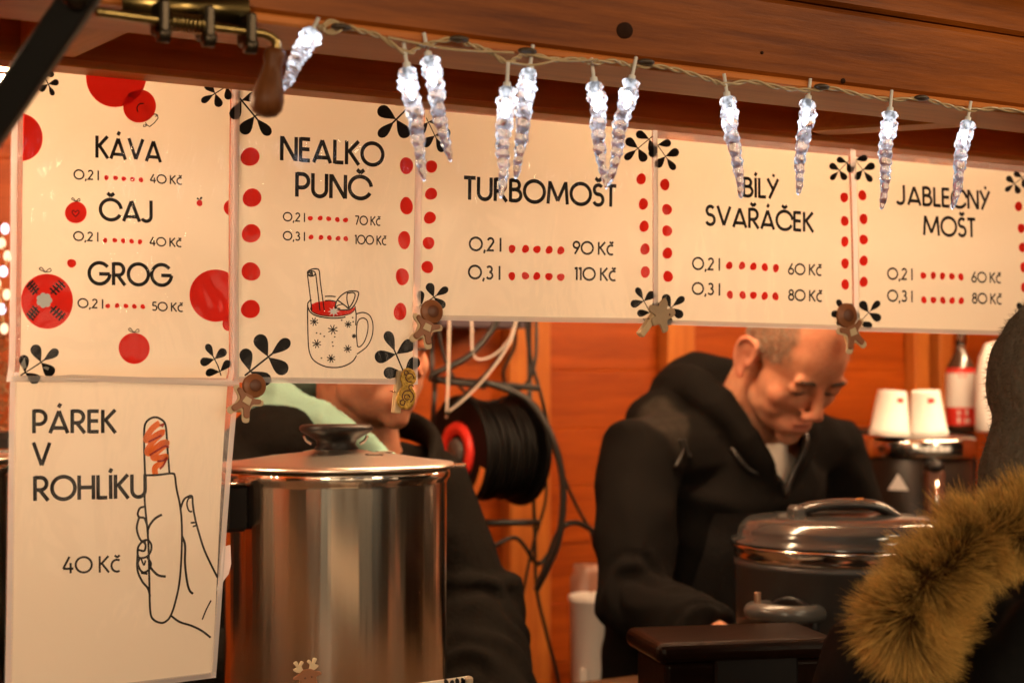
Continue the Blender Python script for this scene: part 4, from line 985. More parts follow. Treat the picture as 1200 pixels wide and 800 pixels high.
def cup_stack(px, py, d, lab, tilt):
    p = at_d(px, py, d); p[2] = zt+.011; r = thing('cup_stack', lab, 'paper cups', p, 'stacked paper cups on the urn')
    H_ = .086; k_ = 1.0; r.rotation_euler = (rad(tilt*4), rad((tilt-.23)*38), 0)
    m = MB(); m.lathe([(.0375*k_, 0), (.0395*k_, .001), (.0395*k_, .003), (.0375*k_, .0045), (.0372*k_, .006), (.0390*k_, .0065), (.0390*k_, .009), (.0368*k_, .010), (.0270*k_, H_-.003), (.0262*k_, H_), (.0245*k_, H_), (.0243*k_, H_-.005), (0, H_-.0055)], p, 44)
    cu = m.build('cup', M_paperw, r)
    lg = MB(); n0 = 5; vs = []
    for i in range(n0+1):
        th = -.22+.44*i/n0+tilt
        dr = -V(F3[0], F3[1], 0)*math.cos(th)+R3*math.sin(th)
        for z_ in (.064, .073):
            rr = (.0368+(.0270-.0368)*((z_-.010)/(H_-.013)))*k_+.0005; vs.append(p+dr*rr+V(0, 0, z_))
    lg.add(vs, [(2*i, 2*i+2, 2*i+3, 2*i+1) for i in range(n0)], 0, True); lg.build('logo', M_redp, cu)
    return r
cup_stack(1042, 507, 3.20, 'inverted white paper cups with red logo on the urn, left stack beside the man', .35)
cup_stack(1087, 507, 3.22, 'inverted white paper cups with red logo on the urn, right stack near the bottle', .12)
# dark tray behind cups
p = at_d(1080, 516, 3.5); tr = thing('black_crate', 'black crate behind the paper cups on the back shelf', 'crate', (p[0]+.05, 1.12, .86))
MB().box((p[0]+.06, 1.15, 1.1375), (.42, .17, .555), bev=.008).build('body', M_blackp, tr)
MB().box((p[0]+.06, 1.15, 1.423), (.43, .18, .012), bev=.003).build('rim', M_blackp, tr)
# syrup bottle
def syr(px, d):
    p = at_d(px, 500, d); return V(p[0], p[1], 0)
bc = syr(1126, 3.5); zb = 1.429
r = thing('syrup_bottle', 'dark syrup bottle with red and white label and silver cap', 'bottle', (bc[0], bc[1], zb))
R_ = .0295; ztp = at_d(1130, 386, 3.5)[2]; zsh = at_d(1130, 432, 3.5)[2]; zne = at_d(1130, 408, 3.5)[2]
MB().lathe([(0, zb), (R_*.94, zb), (R_, zb+.004), (R_, zsh-.004), (R_*.96, zsh+.004), (R_*.42, zne-.008), (R_*.34, zne), (R_*.33, ztp-.004), (0, ztp-.004)], bc, 40).build('glass', simple('brown_bottle_glass', (.05, .028, .018), .12), r)
MB().lathe([(R_*.36, zne+.008), (R_*.44, zne+.009), (R_*.44, ztp+.010), (R_*.38, ztp+.016), (0, ztp+.016)], bc, 30).build('cap', M_steel, r)
zl = [at_d(1126, y, 3.5)[2] for y in (498, 477, 474, 437, 431)]
lb = MB().lathe([(R_*1.02, zl[0]), (R_*1.02, zl[4])], bc, 40).build('red_label', M_redp, r)
MB().lathe([(R_*1.035, zl[1]), (R_*1.035, zl[3])], bc, 40).build('white_label', M_whitep, lb)
mk = MB()
def onb(px, py, rr):
    p = at_d(px, py, 3.5); s_ = (p-bc) @ R3; return bc*V(1, 1, 0)+R3*s_-V(F3[0], F3[1], 0)*math.sqrt(max(rr*rr-s_*s_, 1e-7))+V(0, 0, p[2])
for (x0, y0, x1, y1) in ((1117.5, 482, 1121.5, 484), (1118.7, 480.5, 1120.3, 486), (1127, 479.5, 1130, 485.5), (1118, 488.5, 1120.8, 495), (1126, 490, 1127.8, 495), (1129, 490, 1132.5, 495)):
    mk.add([onb(x, y, R_*1.045) for x, y in ((x0, y1), (x1, y1), (x1, y0), (x0, y0))], [(0, 1, 2, 3)])
mk.build('label_marks', M_whitep, lb)
m2 = MB()
for (x0, y0, x1, y1) in ((1120, 438, 1127, 442),):
    m2.add([onb(x, y, R_*1.05) for x, y in ((x0, y1), (x1, y1), (x1, y0), (x0, y0))], [(0, 1, 2, 3)])
m2.build('label_logo', M_redp, lb)
m3 = MB()
for i in range(8):
    y0 = 447+i*3.0; xa = 1113+random.uniform(0, 3); m3.add([onb(x, y, R_*1.05) for x, y in ((xa, y0+1), (1135-random.uniform(0, 5), y0+1), (1135-random.uniform(0, 5), y0), (xa, y0))], [(0, 1, 2, 3)])
m3.build('label_lines', simple('pale_label_grey', (.52, .46, .42), .5), lb)
bc = syr(1164, 3.42)
r = thing('white_bottle', 'white plastic bottle with handle beside the dark syrup bottle', 'bottle', (bc[0], bc[1], zb))
zt_ = at_d(1155, 403, 3.42)[2]; m = MB()
m.loft([bc+V(0, 0, zb), bc+V(0, 0, zb+.004), bc+R3*.000+V(0, 0, zb+.05), bc+R3*.001+V(0, 0, zb+.10), bc+R3*.006+V(0, 0, zt_-.03), bc+R3*.010+V(0, 0, zt_-.006), bc+R3*.014+V(0, 0, zt_)], [(.024, .034), (.026, .036), (.026, .036), (.025, .036), (.022, .034), (.016, .026), (.009, .012)], 28, up=R3)
m.build('body', M_whitep, r)
m = MB(); m.loft(spline([bc+R3*.020+V(0, 0, zt_-.012), bc+R3*.046+V(0, 0, zt_-.018), bc+R3*.052+V(0, 0, zt_-.06), bc+R3*.045+V(0, 0, zb+.06), bc+R3*.022+V(0, 0, zb+.045)], 8), .009, 14); m.build('handle', M_whitep, r)
# dark slot between the battens
p = on_y(1096, 420, 1.33)
# white bucket lower right of the cables
bp_ = at_d(700, 697, 3.12); r = thing('plastic_bucket', 'translucent white plastic bucket on the back shelf behind the man', 'bucket', (bp_[0], bp_[1], .86))
bz = bp_[2]
MB().lathe([(0, bz-.27), (.040, bz-.27), (.043, bz-.26), (.0505, bz-.012), (.0535, bz-.010), (.0535, bz), (.0505, bz+.001), (.049, bz-.002), (.042, bz-.25), (0, bz-.25)], (bp_[0], bp_[1], 0), 40).build('body', M_bucket, r)
MB().box(V(bp_[0], bp_[1], bz-.17)-R3*.028-F3*.04, (.012, .01, .09), bev=.003).build('grip', M_bucket, r)
p = at_d(688, 688, 3.2); r = thing('glass_jar', 'pale glass jar behind the white plastic bucket', 'jar', (p[0], p[1], .86))
MB().lathe([(0, .86), (.030, .86), (.032, 1.0), (.032, p[2]+.02), (.026, p[2]+.03), (.026, p[2]+.045), (0, p[2]+.045)], p*V(1, 1, 0), 30).build('glass', simple('pinkish_glass', (.32, .16, .11), .2), r)

# ------------------------------------------------------------------ cable reel with its stand, loose cables
rc_ = at_d(574, 528, 3.05); RR = .099
r = thing('cable_reel', 'black cable reel with red hub ring hanging on the wooden back wall', 'cable reel', rc_)
AX = V(1, 0, 0)
aL, aR = rc_-AX*.062, rc_+AX*.062
for a_, nm in ((aL, 'flange'), (aR, 'flange')):
    MB().lathe([(0, -.003), (RR*.93, -.003), (RR, -.005), (RR*1.015, 0), (RR, .005), (RR*.93, .003), (0, .003)], a_, 56, AX).build(nm, M_reel, r)
MB().lathe([(0, -.058), (.04, -.058), (.04, .058), (0, .058)], rc_, 40, AX).build('drum', M_blackp, r)
coil = MB(); pts = []; 
for lay, rr in ((0, .060), (1, .071), (2, .081)):
    for k in range(8*24+1):
        t = k/24; a = 2*PI*t; xx = (-.050+.0125*t) if lay % 2 == 0 else (.050-.0125*t)
        pts.append(rc_+AX*xx+V(0, math.cos(a), math.sin(a))*(rr+.002*math.sin(k*.7)))
coil.loft(pts, .0062, 8); coil.build('wound_cable', M_reel, r)
MB().lathe([(.030, -.006), (.034, -.012), (.050, -.012), (.054, -.004), (.030, -.004)], aL, 48, AX).build('red_ring', M_redp, r)
MB().lathe([(0, -.014), (.022, -.014), (.026, -.004), (0, -.004)], aL, 30, AX).build('hub', M_greyp, r)
sk = MB(); vs = []
for i in range(13):
    a = rad(-100+i*7)   # label on the flange
    dv = V(0, -math.cos(a), math.sin(a))
    vs += [aL-AX*.0055+dv*(RR*.80), aL-AX*.0055+dv*(RR*.97)]
sk.add(vs, [(2*i, 2*i+1, 2*i+3, 2*i+2) for i in range(12)]); sk.build('sticker', M_orangep, r)
fr = MB(); q = lambda px, py, d=3.02: at_d(px, py, d)
fr.loft([q(506, 443), q(632, 455)], .0055, 12); fr.loft([q(506, 443), q(506, 375, 3.1)], .0045, 12); fr.loft([q(620, 372, 3.12), q(621, 480, 3.1), q(621, 560, 3.08)], .0045, 12)
fr.loft([q(510, 443), q(507, 500)], .0045, 12); fr.loft([q(560, 612, 3.05), q(632, 612, 3.1)], .006, 12)
fr.build('stand', M_blackm, r)
def cable(name, pts, rr, m_, lab, n=10):
    P = spline([at_d(*p) for p in pts], n); o = MB().loft(P, rr, 10).build(name, m_, None, loc=P[0]); return tag(o, lab, 'cable')
cable('power_cable', [(592, 355, 3.0), (578, 384, 3.0), (548, 418, 2.98), (506, 440, 2.97), (520, 446, 3.0), (570, 452, 3.0)], .0058, M_greyrub, 'thick grey cable curving down from the sheet to the reel stand')
cable('power_cable', [(560, 446, 2.96), (592, 455, 2.96), (622, 472, 2.96), (648, 515, 2.96), (660, 570, 2.97), (655, 630, 2.98), (640, 668, 3.0), (629, 690, 3.02)], .0062, M_greyrub, 'thick grey cable hanging in a wide bow right of the cable reel')
cable('power_cable', [(616, 360, 3.05), (620, 410, 3.05), (636, 470, 3.05), (650, 530, 3.08), (672, 585, 3.1), (692, 622, 3.12), (697, 640, 3.12)], .0032, M_rubber, 'thin black cable running diagonally from the reel towards the man')
cable('power_cable', [(625, 560, 3.1), (627, 640, 3.1), (629, 690, 3.1), (640, 740, 3.1), (655, 800, 3.1), (662, 860, 3.1)], .0034, M_rubber, 'thin black cable hanging straight down below the reel beside the batten')
cable('power_cable', [(629, 688, 3.04), (640, 660, 3.04), (655, 622, 3.04), (674, 612, 3.05), (692, 620, 3.06), (705, 632, 3.08)], .0048, M_rubber, 'black cable loop arching towards the sleeve of the man')
cable('white_cable', [(527, 350, 2.95), (526, 400, 2.95), (525, 450, 2.95), (523, 490, 2.95)], .0022, M_beige, 'whitish cable hanging straight down left of the reel')
cable('white_cable', [(552, 350, 2.98), (553, 385, 2.98), (554, 412, 2.98), (562, 421, 2.98), (580, 415, 2.98), (596, 398, 2.98), (606, 372, 2.98), (609, 350, 2.98)], .0019, M_beige, 'whitish cable looping up again above the reel stand')
cable('twin_cable', [(612, 362, 2.94), (602, 392, 2.94), (576, 430, 2.94), (545, 462, 2.94), (522, 486, 2.94)], .0030, M_rubber, 'black cable slanting down across the reel from upper right')
cable('twin_cable', [(606, 368, 2.93), (598, 400, 2.93), (574, 436, 2.93), (548, 464, 2.93), (526, 482, 2.93)], .0018, M_beige, 'thin pale cable beside the slanting black one')

cable('power_cable', [(598, 350, 3.1), (604, 400, 3.12), (590, 440, 3.12), (610, 480, 3.14), (632, 520, 3.14), (640, 580, 3.14), (624, 640, 3.14), (612, 700, 3.14)], .0030, M_rubber, 'thin black cable weaving behind the reel down past the batten')
cable('power_cable', [(540, 612, 3.0), (570, 640, 3.0), (605, 630, 3.02), (630, 660, 3.04), (648, 640, 3.05)], .0038, M_rubber, 'black cable sagging in a short loop under the reel')
cable('power_cable', [(512, 350, 3.05), (516, 400, 3.05), (530, 440, 3.05), (560, 470, 3.05), (600, 462, 3.05), (626, 430, 3.05), (628, 350, 3.08)], .0032, M_rubber, 'black cable slung in a curve over the top of the reel')

# things glimpsed past the left edge of the sheets, and the blue cloth behind the left vendor
p = at_d(282, 470, 3.15)
r = thing('blue_bag', 'pale blue plastic bag hanging behind the left vendor', 'bag', p)
m = MB(); m.loft(spline([p+V(0, .02, .10), p+V(0, .02, .05), p+V(0, 0, -.02), p+V(0, 0, -.09), p+V(0, .01, -.12)], 4), [(.01, .008), (.03, .015), (.05, .022), (.062, .03), (.07, .035), (.075, .036), (.078, .038), (.08, .038), (.08, .038), (.078, .036), (.076, .034), (.07, .03), (.066, .028), (.06, .024), (.055, .02), (.05, .018), (.045, .015)], 24, up=(0, 1, 0)); m.build('bag', simple('blue_plastic', (.12, .20, .62), .4, bump=.5, bscale=40), r)
fl = thing('fairy_lights', 'blurred fairy lights at the left edge behind the coffee sheet', 'fairy lights', at_d(2, 300, 2.45))
m = MB(); m2 = MB(); pts = []
for i, (px, py, d) in enumerate(((6, 268, 2.5), (2, 285, 2.5), (9, 300, 2.48), (4, 318, 2.46), (-4, 332, 2.46), (8, 345, 2.46), (2, 362, 2.5), (-6, 300, 2.5), (5, 385, 2.5))):
    q_ = at_d(px, py, d); pts.append(q_); MB().ell(q_, (.006, .006, .008), seg=14, ring=10).build('bulb', M_fairy if i % 3 else M_fairyw, fl)
MB().loft(spline(pts, 5), .0012, 6).build('wire', M_cable_clear, fl)
p = at_d(-6, 430, 2.6); r = thing('fir_garland', 'brownish garland hanging below the fairy lights at the left edge', 'garland', p)
m = MB()
for i in range(500):
    t = random.random(); c0 = p+V(random.gauss(0, .012), random.gauss(0, .012), .09-.20*t); d_ = Vector((random.gauss(0, 1), random.gauss(0, 1), random.gauss(-.4, .6))).normalized()*.02
    s_ = V(random.gauss(0, 1), random.gauss(0, 1), random.gauss(0, 1))*.0012; m.add([c0-s_, c0+s_, c0+V(*d_)], [(0, 1, 2)])
m.loft([p+V(0, 0, .1), p+V(0, 0, -.12)], .003, 8); m.build('needles', simple('dry_needles', (.25, .12, .05), .7), r)

# ------------------------------------------------------------------ warm tube lamps under the stall ceiling
for i, (x, lab) in enumerate(((-0.665, 'warm tube lamp glimpsed behind the coffee sheet at the left edge'), (0.55, 'warm tube lamp under the ceiling over the middle of the stall'), (1.75, 'warm tube lamp under the ceiling over the right part of the stall'))):
    y_, z_, L = 0.40, 1.868, 0.74
    if i: z_ = 1.97
    t = thing('tube_lamp', lab, 'lamp', (x, y_, z_), 'tube lamps under the stall ceiling')
    MB().loft([(x-L/2, y_, z_), (x+L/2, y_, z_)], .013, 16).build('tube', M_tube, t)
    MB().box((x, y_, z_+.035), (L+.06, .05, .03), bev=.004).build('housing', M_whitep, t)
    for s_ in (-1, 1): MB().box((x+s_*(L/2+.012), y_, z_+.006), (.022, .034, .04), bev=.003).build('end_cap', M_whitep, t)

# ------------------------------------------------------------------ people
from mathutils.kdtree import KDTree
from mathutils.bvhtree import BVHTree
def remeshed(mb, voxel, smooth_it=4, factor=0.5):
    """one continuous surface from overlapping closed shapes"""
    me = bpy.data.meshes.new('tmp'); me.from_pydata([tuple(p) for p in mb.v], [], mb.f); me.update()
    o = bpy.data.objects.new('tmp', me); COL.objects.link(o)
    r = o.modifiers.new('r', 'REMESH'); r.mode = 'VOXEL'; r.voxel_size = voxel
    if smooth_it: s_ = o.modifiers.new('s', 'SMOOTH'); s_.factor = factor; s_.iterations = smooth_it
    dg = bpy.context.evaluated_depsgraph_get(); dg.update(); ev = o.evaluated_get(dg); m2 = ev.to_mesh()
    n = len(m2.vertices); P = np.empty(n*3); m2.vertices.foreach_get('co', P); P = P.reshape(-1, 3)
    N = np.empty(n*3); m2.vertices.foreach_get('normal', N); N = N.reshape(-1, 3)
    F = [tuple(p.vertices) for p in m2.polygons]
    ev.to_mesh_clear(); bpy.data.objects.remove(o); bpy.data.meshes.remove(me)
    return P, N, F
def put(name, P, F, m_, parent, attr=None):
    mb = MB(); mb.v = P; mb.f = [list(f) for f in F]; mb.m = [0]*len(F); mb.sm = [True]*len(F)
    return mb.build(name, m_, parent, attr=attr)
def strands(name, base, nrm, length, width, m_, parent, cols, droop=(0, 0, 0), rand=0.5, segs=4, curl=0.3, seed=1, tip=1.0):
    """many tapered hairs as narrow curved ribbons"""
    r = np.random.default_rng(seed); n = len(base)
    d = nrm+r.normal(size=(n, 3))*rand; d /= np.linalg.norm(d, axis=1)[:, None]
    L = (length*(0.55+0.6*r.random(n)))[:, None]
    sd = np.cross(d, r.normal(size=(n, 3))); sd /= np.linalg.norm(sd, axis=1)[:, None]
    cu = np.cross(sd, d)*r.normal(size=(n, 1))*curl+V(*droop)
    vs = np.empty((n, (segs+1)*2, 3)); ca = np.empty((n, (segs+1)*2, 4), np.float32)
    for k in range(segs+1):
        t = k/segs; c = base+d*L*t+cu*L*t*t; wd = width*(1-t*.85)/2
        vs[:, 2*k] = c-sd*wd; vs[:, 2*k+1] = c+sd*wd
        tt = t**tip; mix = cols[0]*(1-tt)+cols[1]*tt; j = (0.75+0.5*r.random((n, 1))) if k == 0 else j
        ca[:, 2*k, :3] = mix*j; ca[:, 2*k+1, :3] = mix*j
    ca[:, :, 3] = 1
    off = (np.arange(n)*(segs+1)*2)[:, None, None]
    q = np.array([[2*k, 2*k+1, 2*k+3, 2*k+2] for k in range(segs)])[None]
    fs = (q+off).reshape(-1, 4)
    b = parent
    while b.parent is not None: b = b.parent
    vv = vs.reshape(-1, 3)-np.array(b.location)
    me = bpy.data.meshes.new(name); me.vertices.add(len(vv)); me.vertices.foreach_set('co', vv.ravel())
    me.loops.add(fs.size); me.loops.foreach_set('vertex_index', fs.ravel().astype(np.int32))
    me.polygons.add(len(fs)); me.polygons.foreach_set('loop_start', np.arange(0, fs.size, 4, dtype=np.int32)); me.polygons.foreach_set('loop_total', np.full(len(fs), 4, np.int32))
    a = me.attributes.new('Col', 'FLOAT_COLOR', 'POINT'); a.data.foreach_set('color', ca.reshape(-1))
    me.materials.append(m_); me.update(); me.validate()
    o = bpy.data.objects.new(name, me); COL.objects.link(o); o.parent = parent; return o
def rot3(rx, ry, rz):
    return np.array(Matrix.Rotation(rad(rz), 3, 'Z') @ Matrix.Rotation(rad(rx), 3, 'X') @ Matrix.Rotation(rad(ry), 3, 'Y'))
def wr(P, N, amp, sc, seed=0.0):
    out = np.empty(len(P))
    for i, p in enumerate(P):
        q = Vector((p[0]*sc+seed, p[1]*sc, p[2]*sc*1.25)); a = noise.noise(q); e = noise.noise(q*2.3+Vector((5, 1, 2)))
        out[i] = (1-abs(a))*1.4-.9+.35*e
    return P+N*(out*amp)[:, None]
M_skin = attr_mat('skin', 0.58, 0.18, sss=0.2, bump=0.12, bscale=350)
M_hairm = attr_mat('short_hair', 0.6, 0.3)
M_fur = attr_mat('golden_fur', 0.6, 0.25, transl=0.35)
M_hood = attr_mat('black_sweat_fabric', 0.95, 0.06, bump=0.3, bscale=500)
M_coatd = simple('dark_coat_fabric', (0.0075, 0.0064, 0.0053), 0.95, spec=0.05, noise_amt=0.3, nscale=60, bump=0.4, bscale=160)
M_coatb = simple('black_puffer_fabric', (0.005, 0.0045, 0.0045), 0.7, spec=0.12, bump=0.3, bscale=30)
M_mint = simple('mint_fabric', (0.24, 0.44, 0.37), 0.85, bump=0.3, bscale=300)
M_shirt = simple('light_shirt', (0.55, 0.49, 0.42), 0.85, bump=0.2, bscale=400)
M_trous = simple('dark_trousers', (0.03, 0.03, 0.035), 0.9)
M_shoe = simple('black_shoe', (0.015, 0.013, 0.012), 0.5)
M_knit = simple('grey_brown_knit', (0.15, 0.13, 0.10), 0.95, spec=0.1, noise_amt=0.4, nscale=120, bump=0.9, bscale=220)
M_brow = simple('dark_brow', (0.045, 0.022, 0.012), 0.8)
M_lash = simple('lash_line', (0.020, 0.009, 0.006), 0.6)
M_eyew = simple('eye_white', (0.62, 0.55, 0.48), 0.2)
M_iris = simple('dark_iris', (0.03, 0.018, 0.010), 0.1)

def head_shapes(mb, H, R, lids=True):
    def p(x, y, z): return H+R @ V(x, y, z)
    E = lambda c, r, M=None: mb.ell(p(*c), r, R if M is None else R @ M, seg=28, ring=18)
    E((0, .014, .052), (.074, .096, .083)); E((0, -.022, .045), (.066, .066, .066)); E((0, -.034, -.008), (.062, .056, .078))
    E((0, -.040, -.056), (.053, .046, .040)); E((0, -.078, -.082), (.021, .017, .017)); E((0, -.070, -.055), (.034, .030, .030))
    for s_ in (-1, 1):
        E((s_*.040, -.056, -.010), (.022, .022, .024)); E((s_*.036, -.046, -.034), (.022, .030, .032)); E((s_*.026, -.0805, .038), (.027, .0085, .010)); E((s_*.045, -.026, -.050), (.015, .028, .024))
        E((s_*.0125, -.1035, -.0165), (.0085, .010, .0080)); E((s_*.031, -.0775, .020), (.0155, .0125, .0115) if lids else (.0155, .0095, .0115))
        # ear
        c0 = V(s_*.077, .012, .002); tl = np.array(Matrix.Rotation(rad(-s_*26), 3, 'Z'))*1.1
        E(tuple(c0), (.0045, .016, .027), tl)
        hx = [c0+tl @ V(s_*.005, y, z) for y, z in ((-.010, -.006), (-.014, .010), (-.008, .027), (.006, .031), (.017, .022), (.018, .004), (.010, -.014), (.0, -.026), (-.007, -.031), (-.011, -.024))]
        mb.loft([H+R @ q for q in spline(hx, 4)], .0048, 10)
        E(tuple(c0+tl @ V(s_*.003, -.005, -.028)), (.005, .008, .009), tl); E(tuple(c0+tl @ V(s_*.003, -.013, -.003)), (.005, .005, .008), tl)
    mb.loft([p(0, -.078, .036), p(0, -.090, .022), p(0, -.101, .006), p(0, -.1105, -.008), p(0, -.1105, -.016)], [(.010, .008), (.0085, .009), (.0095, .010), (.0115, .0105), (.009, .008)], 16, up=tuple(R @ V(0, -1, 0)))
    E((0, -.0925, -.041), (.021, .0085, .0058)); E((0, -.0905, -.0515), (.0185, .0085, .0062))
def hand_shapes(mb, wrist, d, palm_n, thumb_side):
    d = V(*d)/np.linalg.norm(d); n = V(*palm_n); n -= d*(n @ d); n /= np.linalg.norm(n); s_ = np.cross(d, n)*thumb_side
    M_ = np.array([s_, n, d]).T
    mb.ell(wrist+d*.05, (.041, .014, .055), M_)
    for k, (o, ln) in enumerate(((.027, .070), (.009, .078), (-.009, .072), (-.026, .058))):
        b = wrist+d*.085+s_*o; mb.loft([b-d*.02, b+d*ln*.35-n*.002, b+d*ln*.72-n*.016, b+d*ln*.92-n*.034], [.009, .0085, .008, .0065], 10)
    b = wrist+d*.035+s_*.034; mb.loft([b-s_*.01, b+d*.022+s_*.018-n*.008, b+d*.046+s_*.024-n*.018], [.012, .0105, .008], 10)

def person(loc, label, H, R, C7, spine, sh, el, wrs, hips, voxel, lids=True, body_col=(.44, .195, .112), hairmask=None):
    root = thing('person', label, 'person', loc)
    mb = MB(); head_shapes(mb, H, R, lids)
    base = H+R @ V(0, .03, -.035)
    mb.loft([H+R @ V(0, .020, .0), base, (base*.5+C7*.5)+R @ V(0, -.006, 0), C7+V(0, -.012, -.01), C7+V(0, 0, -.05)], [(.054, .056), (.055, .058), (.057, .060), (.066, .066), (.075, .07)], 24, up=(0, 1, 0))
    sp = [V(*q) for q in spine]   # pelvis, waist, chest
    mb.loft([C7+V(0, 0, .0), C7+V(0, 0, -.06), sp[2], sp[1], sp[0], sp[0]-V(0, 0, .06)], [(.07, .06), (.14, .085), (.155, .105), (.14, .10), (.155, .105), (.13, .09)], 28, up=(0, 1, 0))
    for i in (0, 1):
        s_, e_, w_ = V(*sh[i]), V(*el[i]), V(*wrs[i])
        mb.loft([C7+V(0, .0, -.05), s_*.6+C7*.4+V(0, 0, -.02), s_, s_*.5+e_*.5, e_, e_*.6+w_*.4, w_], [.05, .055, .052, .043, .037, .036, .024], 18, up=(0.3, 1, 0.2))
        dv = w_-e_; hand_shapes(mb, w_-dv/np.linalg.norm(dv)*.012, dv, (0, 0, 1), 1 if i == 0 else -1)
        h_ = V(*hips[i]); kn = V(h_[0], h_[1]-.02, .50); an = V(h_[0], h_[1]+.01, .09)
        mb.loft([sp[0], h_, h_*.5+kn*.5, kn, kn*.6+an*.4, an], [.09, .088, .072, .055, .052, .037], 18, up=(0, 1, 0))
        mb.loft([an+V(0, .03, -.03), an+V(0, -.03, -.045), an+V(0, -.12, -.06), an+V(0, -.17, -.068)], [.032, .034, .034, .02], 14)
    P, N, F = remeshed(mb, voxel, 9)
    q = (P-H) @ R                                   # head-local coordinates
    near = (np.linalg.norm(q, axis=1) < .24)
    Dm = np.zeros_like(q)
    def g(c, s_, v, sx=1.0):
        e = np.exp(-(((q[:, 0]-c[0])/(s_*sx))**2+((q[:, 1]-c[1])/s_)**2+((q[:, 2]-c[2])/s_)**2)); e[~near] = 0
        Dm[:] += e[:, None]*V(*v)
    for s_ in (-1, 1):
        g((s_*.017, -.088, .016), .010, (0, .004, 0)); g((s_*.034, -.09, .008), .012, (0, .0035, 0), 1.6)
        g((s_*.034, -.088, .031), .007, (0, .0015, 0), 2.0); g((s_*.026, -.085, -.034), .014, (s_*-.001, .003, 0)); g((s_*.0065, -.108, -.0225), .0045, (0, .002, .004))
        g((s_*.078, .008, .004), .011, (-s_*.0045, 0, 0)); g((s_*.058, -.060, .040), .018, (-s_*.003, .002, 0))
    g((0, -.098, -.0462), .004, (0, .0035, 0), 4.5); g((0, -.095, -.064), .008, (0, .004, 0), 2.0); g((0, -.103, -.031), .006, (0, .0015, 0))
    P = P+Dm @ R.T
    q = (P-H) @ R
    c = np.tile(np.array(body_col), (len(P), 1)); rnd = np.random.default_rng(5).random(len(P))
    def blend(mask, col): 
        mk = np.clip(mask, 0, 1)*near; c[:] = c*(1-mk[:, None])+np.array(col)*mk[:, None]
    ss = lambda x, a, b_: np.clip((x-a)/(b_-a), 0, 1)
    mot = np.array([(noise.noise(Vector(p)*55)+.7*noise.noise(Vector(p)*140)) if n_ else 0. for p, n_ in zip(q, near)])
    c[:] = c*(1+np.outer(mot, (.10, .20, .22)))*(1+.10*(rnd[:, None]-.5))
    blend(.6*ss(-q[:, 2], -.005, .07)*ss(-q[:, 1], -.02, .05)*(.2+1.2*rnd), (.27, .14, .095))
    blend(.8*np.exp(-((q[:, 0]/.021)**2+((q[:, 1]+.10)/.012)**2+((q[:, 2]+.046)/.010)**2)), (.46, .15, .11))
    blend(.5*np.exp(-((q[:, 0]/.016)**2+((q[:, 1]+.115)/.02)**2+((q[:, 2]+.012)/.014)**2)), (.58, .19, .12))
    for s_ in (-1, 1):
        blend(.4*np.exp(-(((q[:, 0]-s_*.046)/.022)**2+((q[:, 1]+.07)/.03)**2+((q[:, 2]+.012)/.02)**2)), (.56, .22, .14))
        blend(.5*(np.abs(q[:, 0]-s_*.086) < .016)*(np.abs(q[:, 2]) < .04)*(q[:, 1] > -.012), (.55, .21, .14))
    hm = None
    if hairmask is not None:
        hm = hairmask(q)*near; blend(.75*hm*(.5+.9*rnd), (.17, .12, .085))
    body = put('body', P, F, M_skin, root, attr=np.c_[c, np.ones(len(P))])
    kd = KDTree(len(P)); [kd.insert(p, i) for i, p in enumerate(P)] if len(P) < 400000 else None; kd.balance()
    def surf(x, y, z, off=.001):
        p = H+R @ V(x, y, z); co, i, dd = kd.find(p); return P[i]+N[i]*off
    for s_ in (-1, 1):
        m = MB(); m.loft(spline([surf(s_*x, y, z, .0008) for x, y, z in ((.013, -.096, .0385), (.023, -.095, .0405), (.036, -.088, .0415), (.050, -.073, .0365))], 5), [(.0012, .0016)]+[(.0022, .0034)]*13+[(.001, .0014)]*2, 10); m.build('eyebrow', M_brow, body)
        if lids:
            m = MB(); m.loft(spline([surf(s_*x, y, z, .0004) for x, y, z in ((.018, -.088, .0150), (.025, -.091, .0125), (.033, -.090, .0118), (.040, -.085, .0135), (.046, -.080, .017))], 5), [.0006]+[.0013]*19+[.0006], 8); m.build('eyelashes', M_lash, body)
        else:
            e = MB(); e.ell(H+R @ V(s_*.031, -.0805, .0185), (.0118,)*3, seg=24, ring=16); eo = e.build('eye', M_eyew, body)
            e = MB(); e.ell(H+R @ V(s_*.031, -.0900, .0175), (.0054, .0030, .0054), R); e.build('iris', M_iris, eo)
            m = MB(); m.loft(spline([H+R @ V(s_*x, y, z) for x, y, z in ((.0185, -.0875, .0175), (.025, -.0930, .0245), (.033, -.0930, .0258), (.041, -.0870, .0225), (.0465, -.0800, .0165))], 5), [.0008]+[.0024]*19+[.0008], 8); m.build('eyelid', M_skin, body)
    if hm is not None:
        idx = np.where(hm > .35)[0]; r = np.random.default_rng(3); pick = r.choice(idx, min(7000, len(idx)), replace=False)
        strands('hair', P[pick], N[pick], .0075, .0011, M_hairm, body, (np.array([.12, .08, .055]), np.array([.36, .29, .21])), rand=.6, segs=2, seed=4)
    return root, body, (P, N)

